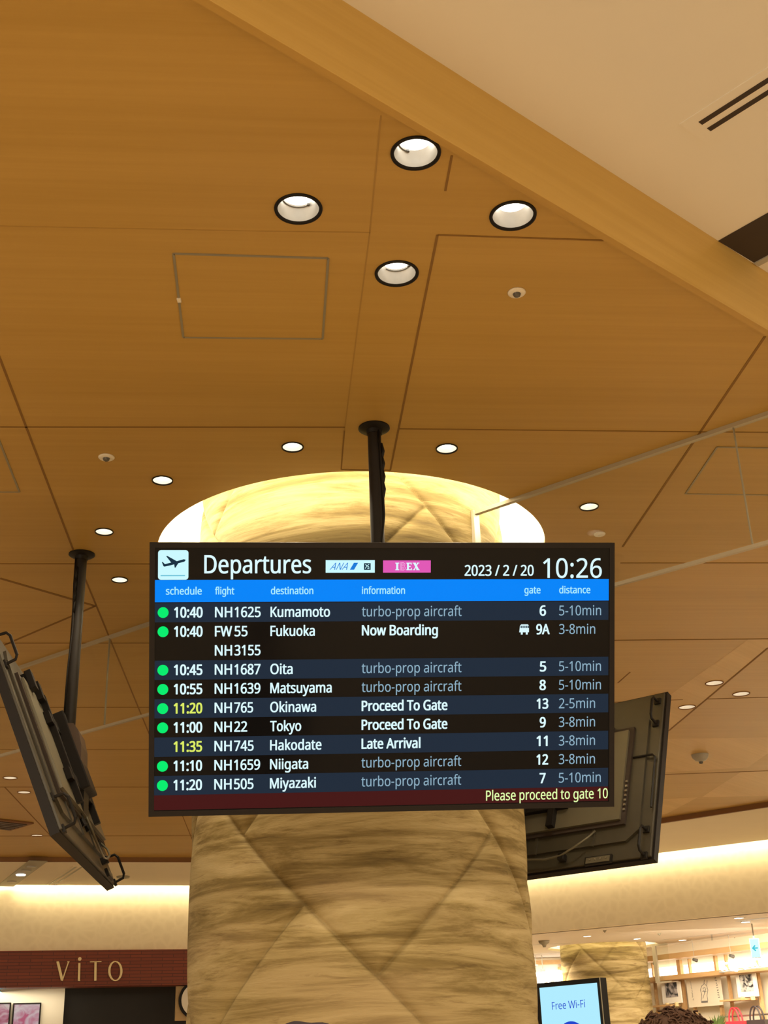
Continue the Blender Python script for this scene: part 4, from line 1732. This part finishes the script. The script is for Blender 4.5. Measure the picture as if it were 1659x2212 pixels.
# framed prints standing on ledges
M['paper'] = pbr('paper_white', (0.86, 0.82, 0.74), 0.6, noise=0.02)
M['poster'] = pbr('poster_paper', (0.74, 0.66, 0.52), 0.7, noise=0.03)
M['ink'] = pbr('ink', (0.16, 0.15, 0.14), 0.7, noise=0.1)
M['art_a'] = print_mat('ink_print', 5, (0.03, 0.03, 0.035), (0.42, 0.38, 0.38))
M['art_b'] = print_mat('ink_print', 8, (0.02, 0.02, 0.022), (0.55, 0.52, 0.48))


def framed(px0, py0, px1, py1, ix0, iy0, ix1, iy1, art, lb):
    off = 0.17
    a, b = sp(px0, py0, off), sp(px1, py1, off)
    c = (a + b) / 2
    t = thing('framed_print', lb, 'picture', c, syaw, 'framed prints on the gift shop ledges')
    w, h = abs((b - a).dot(sd)), abs(a.z - b.z)
    mb = MB()
    mb.box((0, 0.012, 0), (w, 0.024, h), None, 0.004)
    mb.build('frame', M['paper'], t)
    ia, ib = sp(ix0, iy0, off), sp(ix1, iy1, off)
    ic_ = (ia + ib) / 2 - c
    mb = MB()
    mb.box((ic_.dot(sd), -0.003, ic_.z), (abs((ib - ia).dot(sd)), 0.006, abs(ia.z - ib.z)))
    mb.build('print', art, t)
    mb = MB()
    for k in (-0.22, 0.28):
        mb.box((k * w, -0.02, -h / 2 - 0.015), (0.03, 0.05, 0.05), None, 0.008)
    mb.build('easel_peg', M['gold'], t)


framed(1427, 2124, 1473, 2166, 1436, 2124, 1465, 2153, M['art_a'], 'white framed dark print on the ledge beside the far column')
framed(1588, 2106, 1638, 2152, 1597, 2107, 1629, 2140, M['art_b'], 'white framed dark print on the ledge right of the drawing poster')

# drawing poster
off = 0.12
a, b = sp(1481, 2114, off), sp(1563, 2171, off)
c = (a + b) / 2
t = thing('poster', 'cream poster with an ink drawing and two columns of script in the gift shop', 'poster', c, syaw)
w, h = abs((b - a).dot(sd)), abs(a.z - b.z)
mb = MB()
mb.box((0, 0.006, 0), (w, 0.012, h))
mb.build('sheet', M['poster'], t)


def pl_(x, y):
    q = sp(x, y, off + 0.004) - c
    return (q.dot(sd), -0.002, q.z)


mb = MB()
V7 = 279 / 1659


def p7(x, y):
    return pl_(1380 + x * V7, 1960 + y * V7)


for pts in ([(800, 1200), (805, 1120), (790, 1060), (805, 1010), (840, 980), (870, 1010), (885, 1060), (875, 1130), (885, 1200)],
            [(820, 1170), (845, 1100), (830, 1060)], [(845, 1100), (860, 1040)], [(835, 980), (840, 930)], [(870, 1000), (876, 940)],
            [(820, 1040), (850, 1030)], [(815, 1080), (865, 1080)]):
    mb.tube([p7(*q) for q in pts], 0.0035, 5)
a_, b_ = p7(802, 1205), p7(886, 1222)
mb.box(((a_[0] + b_[0]) / 2, -0.003, (a_[2] + b_[2]) / 2), (abs(b_[0] - a_[0]), 0.004, abs(a_[2] - b_[2])))
rnd = random.Random(3)
for x0, y0, x1, y1, n, r in ((660, 950, 700, 1200, 14, 0.0035), (985, 900, 1030, 1180, 9, 0.006)):
    for k in range(n):
        f = k / n
        x, y = x0 + (x1 - x0) * f, y0 + (y1 - y0) * f
        s = 9 if r < 0.005 else 16
        pts = [p7(x + rnd.uniform(-s, s), y + rnd.uniform(0, s * 1.2)) for _ in range(4)]
        mb.tube(pts, r * 0.6, 4)
mb.build('drawing', M['ink'], t)


def handbag(px, py, w, h, mat, lb):
    q = sp(px, py, 0.22)
    t = thing('handbag', lb, 'bag', q, syaw + 0.2, 'handbags under the gift shop rail')
    mb = MB()
    pr_ = [(-w * 0.46, 0), (w * 0.46, 0), (w * 0.5, -h * 0.5), (w * 0.44, -h), (-w * 0.44, -h), (-w * 0.5, -h * 0.5)]
    mb.prism([(x, -0.05, z) for x, z in pr_], (0, 0.10, 0))
    mb.build('body', mat, t)
    for y in (-0.04, 0.04):
        mb = MB()
        mb.tube([(w * 0.28 * cos(a), y, 0.13 * sin(a) * 1.25 - 0.01) for a in [pi * k / 14 for k in range(15)]], 0.010, 8)
        mb.build('handle', mat if mat != M['bag_black'] else M['bag_black'], t)


M['bag_red'] = pbr('bag_red', (0.62, 0.03, 0.05), 0.45, noise=0.1)
M['bag_black'] = pbr('bag_black', (0.035, 0.022, 0.022), 0.45, noise=0.1)
handbag(1590, 2206, 0.25, 0.26, M['bag_red'], 'red handbag below the shelf ledge in the gift shop')
handbag(1636, 2203, 0.26, 0.28, M['bag_black'], 'black handbag right of the red handbag in the gift shop')
for px, lb, rr_, h_ in ((1548, 'leafy green pot plant left of the red handbag', 0.14, 0.16), (1517, 'low yellow-green pot plant left of the leafy one', 0.12, 0.08)):
    q = sp(px, 2210, 0.30)
    t = thing('potted_plant', lb, 'plant', (q.x, q.y, q.z - 0.1), 0, 'pot plants in the gift shop')
    mb = MB()
    mb.lathe([(0, -0.12), (0.06, -0.12), (0.075, 0.0), (0.065, 0.0), (0.0, -0.01)], 20)
    mb.build('pot', M['offwhite'], t)
    mb = MB()
    for k in range(46):
        a = rnd.uniform(0, 6.28)
        l = rnd.uniform(0.4, 1.0)
        tip = Vector((rr_ * l * cos(a), rr_ * l * sin(a), 0.05 + h_ * rnd.uniform(0.35, 1.0)))
        st_ = Vector((0.02 * cos(a), 0.02 * sin(a), 0))
        sd_ = Vector((-sin(a), cos(a), 0)) * 0.014
        mid = (tip + st_) / 2 + Vector((0, 0, 0.02))
        mb.prism([st_, mid - sd_, tip, mid + sd_], (0, 0, 0.002))
    mb.build('foliage', pbr('leaf_green', (0.10, 0.16, 0.04) if h_ > 0.1 else (0.38, 0.40, 0.10), 0.6, noise=0.3, nscale=20), t)

# blue-white hanging arrow sign
q = at_y(1631, 2048, 15.0)
t = thing('arrow_sign', 'small lit white sign with a cyan arrow hanging from the low ceiling at right edge', 'sign', q, -0.35)
k_ = 15.0 / FPX * 1.0
sw_, sh_ = 15.5 * k_ * 1.08, 33 * k_ * 1.08
mb = MB()
mb.box((0, 0.03, 0), (sw_ + 0.01, 0.05, sh_ + 0.01), None, 0.004)
mb.build('casing', M['grey'], t)
mb = MB()
mb.box((0, 0.002, 0), (sw_, 0.006, sh_))
fc = mb.build('face', M['e_exit'], t)
mb = MB()
mb.prism([(x * sw_ * 0.42, -0.003, z * sw_ * 0.5) for x, z in ((-0.9, 0), (0.0, 0.75), (0.25, 0.5), (-0.15, 0.16), (0.8, 0.16), (0.8, -0.16), (-0.15, -0.16), (0.25, -0.5), (0.0, -0.75))], (0, 0.003, 0))
mb.build('arrow', M['e_cyan'], fc)
mb = MB()
mb.cyl((0, 0.03, sh_ / 2), (0, 0.03, ZL - q.z), 0.008, seg=10)
mb.build('stem', M['grey'], t)

# glowing channel letters: left of the far column and over the gift shop
back = Vector((0, 19.0, 0))
yn = Vector((0, -1, 0))
mb = MB()
mb.box((1.9, 19.25, 1.45), (3.2, 0.1, 2.9))
struct(mb.build('wall_far', M['cream']), 'cream wall of the shop between the two columns')
mb = MB()
zz = at_y(1190, 2078.5, 19.1).z
mb.box((1.9, 19.1, zz), (3.2, 0.10, 0.055))
struct(mb.build('trim_6', M['shelf_wood']), 'timber rail over the far shop')
V2 = 1 / 13.825
pcw = at_y(1193, 2105, 19.0)


def w2(x, y):
    q = at_y(1140 + x * V2, 2060 + y * V2, 19.0) - pcw
    return (q.x, 0, q.z)


t = thing('lit_sign', 'glowing white sign letters just above the kiosk beside the padded column', 'sign', pcw)
for pts in ([(285, 560), (350, 820), (440, 600)], [(420, 580), (460, 700), (470, 820), (360, 830)],
            [(540, 640), (560, 800), (640, 820), (680, 720), (630, 630), (550, 640)],
            [(745, 550), (765, 790)], [(820, 560), (840, 790)], [(905, 490), (930, 790), (800, 790)],
            [(1040, 510), (1040, 770), (1170, 770), (1170, 670), (1080, 690)]):
    mb = MB()
    mb.tube([w2(*p) for p in pts], 0.030, 8)
    mb.build('letter', M['e_sign'], t)
mb = MB()
p = w2(1135, 470)
mb.cyl((p[0], 0.01, p[2]), (p[0], -0.015, p[2]), 0.028, seg=16)
mb.build('letter', M['e_sign'], t)
mb = MB()
p, p2 = w2(180, 900), w2(1200, 900)
mb.tube([(p[0], 0.03, p[2]), (p2[0], 0.03, p2[2])], 0.010, 6)
mb.tube([(p[0], 0.03, p[2] - 0.0), (p[0], 0.10, p[2])], 0.010, 6)
mb.build('mounting_bar', M['grey'], t)
# little dark track heads over that sign
for x, y, lb in ((245, 355, 'dark track lamp high left above the glowing letters'), (450, 495, 'dark track lamp just above the glowing letters'), (190, 525, 'dark track lamp beside the padded column above the glowing letters')):
    q = at_y(1140 + x * V2, 2060 + y * V2, 18.9 if x < 200 else 18.6)
    mb = MB()
    mb.box((0, 0, 0), (0.055, 0.08, 0.025), None, 0.004)
    mb.cyl((0, 0, 0.01), (0, 0, ZL - q.z), 0.006, seg=8)
    o = mb.build('track_spot', M['grey'], loc=q)
    tag(o, lb, 'spotlight', 'track lamps over the glowing letters')
# glowing letters over the gift shop
pcs = sp(1620, 2085, 0.42)
t = thing('lit_sign', 'glowing white sign letters in front of the lit niches under the blue arrow sign', 'sign', pcs, syaw)
for x0, x1, y0, y1, kind in ((1556, 1572, 2078, 2096, 0), (1578, 1594, 2076, 2096, 1), (1600, 1616, 2070, 2092, 2), (1622, 1638, 2068, 2090, 0), (1644, 1662, 2064, 2086, 1)):
    def g(fx, fy):
        q = sp(x0 + (x1 - x0) * fx, y0 + (y1 - y0) * fy, 0.42) - pcs
        return (q.dot(sd), 0, q.z)
    mb = MB()
    S = {0: [[(0.1, 0.2), (0.9, 0.15)], [(0.5, 0), (0.45, 0.6), (0.2, 1)], [(0.5, 0.5), (0.9, 0.95)]],
         1: [[(0.15, 0.0), (0.1, 0.95)], [(0.1, 0.5), (0.9, 0.45)], [(0.85, 0.05), (0.9, 1.0)], [(0.1, 0.95), (0.9, 1.0)]],
         2: [[(0.05, 0.3), (0.95, 0.25)], [(0.3, 0.0), (0.3, 0.7), (0.6, 1.0), (0.9, 0.85)], [(0.7, 0.1), (0.7, 0.6)]]}[kind]
    for pts in S:
        mb.tube([g(*p) for p in pts], 0.014, 6)
    mb.build('letter', M['e_sign'], t)
mb = MB()
q0, q1 = sp(1552, 2100, 0.42) - pcs, sp(1666, 2087, 0.42) - pcs
mb.tube([(q0.dot(sd), 0.02, q0.z), (q1.dot(sd), 0.02, q1.z)], 0.010, 6)
mb.tube([(q0.dot(sd), 0.02, q0.z), (q0.dot(sd), 0.30, q0.z)], 0.010, 6)
mb.build('mounting_bar', M['grey'], t)

# smoke barrier end beside the far column
q = at_z(1412, 2040, ZL)
t = thing('smoke_barrier', 'pale framed glass smoke barrier beside the far column', 'glass barrier', (q.x, q.y, ZL), -0.69, 'hanging glass smoke barriers')
mb = MB()
mb.box((0.0, 0, -0.24), (0.05, 0.04, 0.48))
mb.build('end_post', M['rail'], t)
mb = MB()
mb.box((0.1, 0, -0.012), (0.2, 0.03, 0.024))
mb.box((0.1, 0, -0.47), (0.2, 0.02, 0.012))
mb.build('rail', M['rail'], t)
mb = MB()
mb.box((0.1, 0, -0.24), (0.2, 0.008, 0.44))
mb.build('glass_pane', M['glass'], t)


# ================================================================== PEOPLE
def skin_mesh(verts, edges, radii, root, levels=2):
    me = bpy.data.meshes.new('body')
    me.from_pydata([Vector(v) for v in verts], edges, [])
    o = bpy.data.objects.new('body', me)
    COL.objects.link(o)
    md = o.modifiers.new('skin', 'SKIN')
    md.use_smooth_shade = True
    sub = o.modifiers.new('sub', 'SUBSURF')
    sub.levels = levels
    sub.render_levels = levels
    for i, r in enumerate(radii):
        sv = me.skin_vertices[0].data[i]
        sv.radius = (r, r) if not isinstance(r, tuple) else r
        sv.use_root = (i == root)
    bpy.context.view_layer.update()
    dg = bpy.context.evaluated_depsgraph_get()
    out = bpy.data.meshes.new_from_object(o.evaluated_get(dg))
    bpy.data.objects.remove(o)
    for p in out.polygons:
        p.use_smooth = True
    return out


def person(label, x, y, yaw, top, coat, hair, curly):
    s = (top - 0.035) / 1.72
    t = thing('person', label, 'person', (x, y, 0), yaw)
    V, E, Rr = [], [], []

    def add(p, r, par=None):
        V.append(tuple(c * s for c in p))
        Rr.append(r * s if not isinstance(r, tuple) else (r[0] * s, r[1] * s))
        if par is not None:
            E.append((par, len(V) - 1))
        return len(V) - 1
    pel = add((0, 0, 0.93), (0.15, 0.11))
    sp1 = add((0, 0.005, 1.10), (0.135, 0.10), pel)
    ch = add((0, 0.0, 1.30), (0.165, 0.115), sp1)
    nk0 = add((0, 0.005, 1.42), 0.075, ch)
    nk = add((0, -0.005, 1.50), 0.055, nk0)
    hd0 = add((0, -0.012, 1.57), 0.072, nk)
    hd1 = add((0, -0.005, 1.64), 0.082, hd0)
    add((0, 0.0, 1.69), 0.062, hd1)
    for sx in (-1, 1):
        sh_ = add((sx * 0.17, 0.0, 1.385), 0.065, ch)
        el = add((sx * 0.235, 0.02, 1.11), 0.042, sh_)
        wr_ = add((sx * 0.25, -0.05, 0.865), 0.027, el)
        pm = add((sx * 0.25, -0.07, 0.79), (0.017, 0.036), wr_)
        for k, (dy, ln) in enumerate(((-0.030, 0.070), (-0.010, 0.082), (0.010, 0.078), (0.028, 0.062))):
            f0 = add((sx * 0.248, -0.078 + dy, 0.755), 0.0095, pm)
            f1 = add((sx * 0.244, -0.086 + dy, 0.755 - ln * 0.5), 0.0085, f0)
            add((sx * 0.234, -0.092 + dy, 0.755 - ln), 0.0075, f1)
        th0 = add((sx * 0.240, -0.105, 0.815), 0.011, pm)
        add((sx * 0.232, -0.128, 0.775), 0.009, th0)
        hp = add((sx * 0.095, 0.0, 0.87), 0.092, pel)
        kn_ = add((sx * 0.10, -0.01, 0.49), 0.060, hp)
        an = add((sx * 0.105, 0.02, 0.09), 0.042, kn_)
        add((sx * 0.12, -0.13, 0.045), 0.035, an)
    me = skin_mesh(V, E, Rr, pel)
    me.materials.append(M['skin'])
    o = bpy.data.objects.new('body', me)
    COL.objects.link(o)
    o.parent = t

    def garment(name, keep, extra, mat):
        idx = [i for i in range(len(V)) if keep(V[i])]
        mp = {i: k for k, i in enumerate(idx)}
        vv = [V[i] for i in idx]
        ee = [(mp[a], mp[b]) for a, b in E if a in mp and b in mp]
        rr = [(r + extra * s) if not isinstance(r, tuple) else (r[0] + extra * s, r[1] + extra * s) for r in (Rr[i] for i in idx)]
        m2 = skin_mesh(vv, ee, rr, mp.get(pel, 0))
        m2.materials.append(mat)
        g_ = bpy.data.objects.new(name, m2)
        COL.objects.link(g_)
        g_.parent = t
    garment('jacket', lambda v: 0.84 * s < v[2] < 1.45 * s, 0.020, coat)
    garment('trousers', lambda v: (v[2] < 1.11 * s and v[2] > 0.06 * s and abs(v[0]) < 0.15 * s), 0.014, M['trouser'])
    for sx in (-1, 1):
        mb = MB()
        pr_ = [(0.035, 0.075), (0.03, 0.0), (-0.20, 0.0), (-0.215, 0.03), (-0.15, 0.055), (-0.03, 0.10)]
        mb.prism([((sx * 0.112 - 0.042) * s, (0.05 + yv) * s, z * s) for yv, z in pr_], (0.084 * s, 0, 0))
        mb.build('shoe', M['shoe'], t)
    # face
    mb = MB()
    mb.prism([(-0.012 * s, -0.085 * s, 1.60 * s), (0.012 * s, -0.085 * s, 1.60 * s), (0, -0.115 * s, 1.595 * s), (0, -0.082 * s, 1.645 * s)], (0, 0.006, 0))
    mb.build('nose', M['skin'], t)
    for sx in (-1, 1):
        mb = MB()
        bmesh.ops.create_uvsphere(mb.bm, u_segments=12, v_segments=8, radius=0.011 * s)
        mb.xf(Matrix.Translation((sx * 0.032 * s, -0.080 * s, 1.635 * s)))
        mb.build('eye', M['offwhite'], t, smooth=True)
        mb = MB()
        bmesh.ops.create_uvsphere(mb.bm, u_segments=12, v_segments=8, radius=0.03 * s)
        mb.xf(Matrix.Translation((sx * 0.083 * s, 0.0, 1.615 * s)) @ Matrix.Diagonal((0.35, 0.7, 1.1, 1)))
        mb.build('ear', M['skin'], t, smooth=True)
    mb = MB()
    mb.box((0, -0.084 * s, 1.568 * s), (0.045 * s, 0.008 * s, 0.012 * s), None, 0.002)
    mb.build('mouth', M['bag_red'], t)
    # hair
    rn = random.Random(11 if curly else 5)
    mb = MB()
    bmesh.ops.create_icosphere(mb.bm, subdivisions=5, radius=1.0)
    hx, hy, hz = ((0.122, 0.128, 0.112) if curly else (0.098, 0.108, 0.098))
    zc_ = top - hz * 1.0
    for v in list(mb.bm.verts):
        d_ = v.co.copy()
        n_ = 0.045 * (sin(9 * d_.x + 2) * sin(8 * d_.y) + sin(17 * d_.z + 5 * d_.x) * 0.6) if curly else 0.01 * sin(20 * d_.x)
        v.co = Vector((d_.x * hx, d_.y * hy, d_.z * hz)) * (1 + n_ - (0.04 if curly else 0))
    dele = [v for v in mb.bm.verts if v.co.y < -0.055 and v.co.z < 0.035]
    bmesh.ops.delete(mb.bm, geom=dele, context='VERTS')
    if curly:
        for k in range(340):
            th = math.acos(rn.uniform(-0.4, 1.0))
            ph = rn.uniform(0, 6.28)
            d_ = Vector((sin(th) * cos(ph), sin(th) * sin(ph), cos(th)))
            if d_.y < -0.6 and d_.z < 0.3:
                continue
            p = Vector((d_.x * hx, d_.y * hy, d_.z * hz)) * rn.uniform(0.93, 0.985)
            t1_ = d_.orthogonal().normalized()
            t2_ = d_.cross(t1_)
            a0 = rn.uniform(0, 6.28)
            rr = rn.uniform(0.008, 0.016)
            pts = [p + (t1_ * cos(a0 + j * 0.7) + t2_ * sin(a0 + j * 0.7)) * rr * (1 - 0.05 * j) + d_ * (0.0016 * j) for j in range(8)]
            mb.tube(pts, 0.0028, 4)
    mb.xf(Matrix.Translation((0, 0.012, zc_)))
    mb.build('hair', hair, t, smooth=True)
    return t


q = at_y(1451, 2181, 3.65)
person('person with bushy curly brown hair walking away below the gift shop', q.x, q.y, pi, q.z, M['coat_navy'], M['hair_brown'], True)
q = at_y(655, 2207.5, 1.35)
person('person with smooth dark hair in front of the padded column at the bottom edge', q.x, q.y, pi, q.z, M['coat_grey'], M['hair_black'], False)
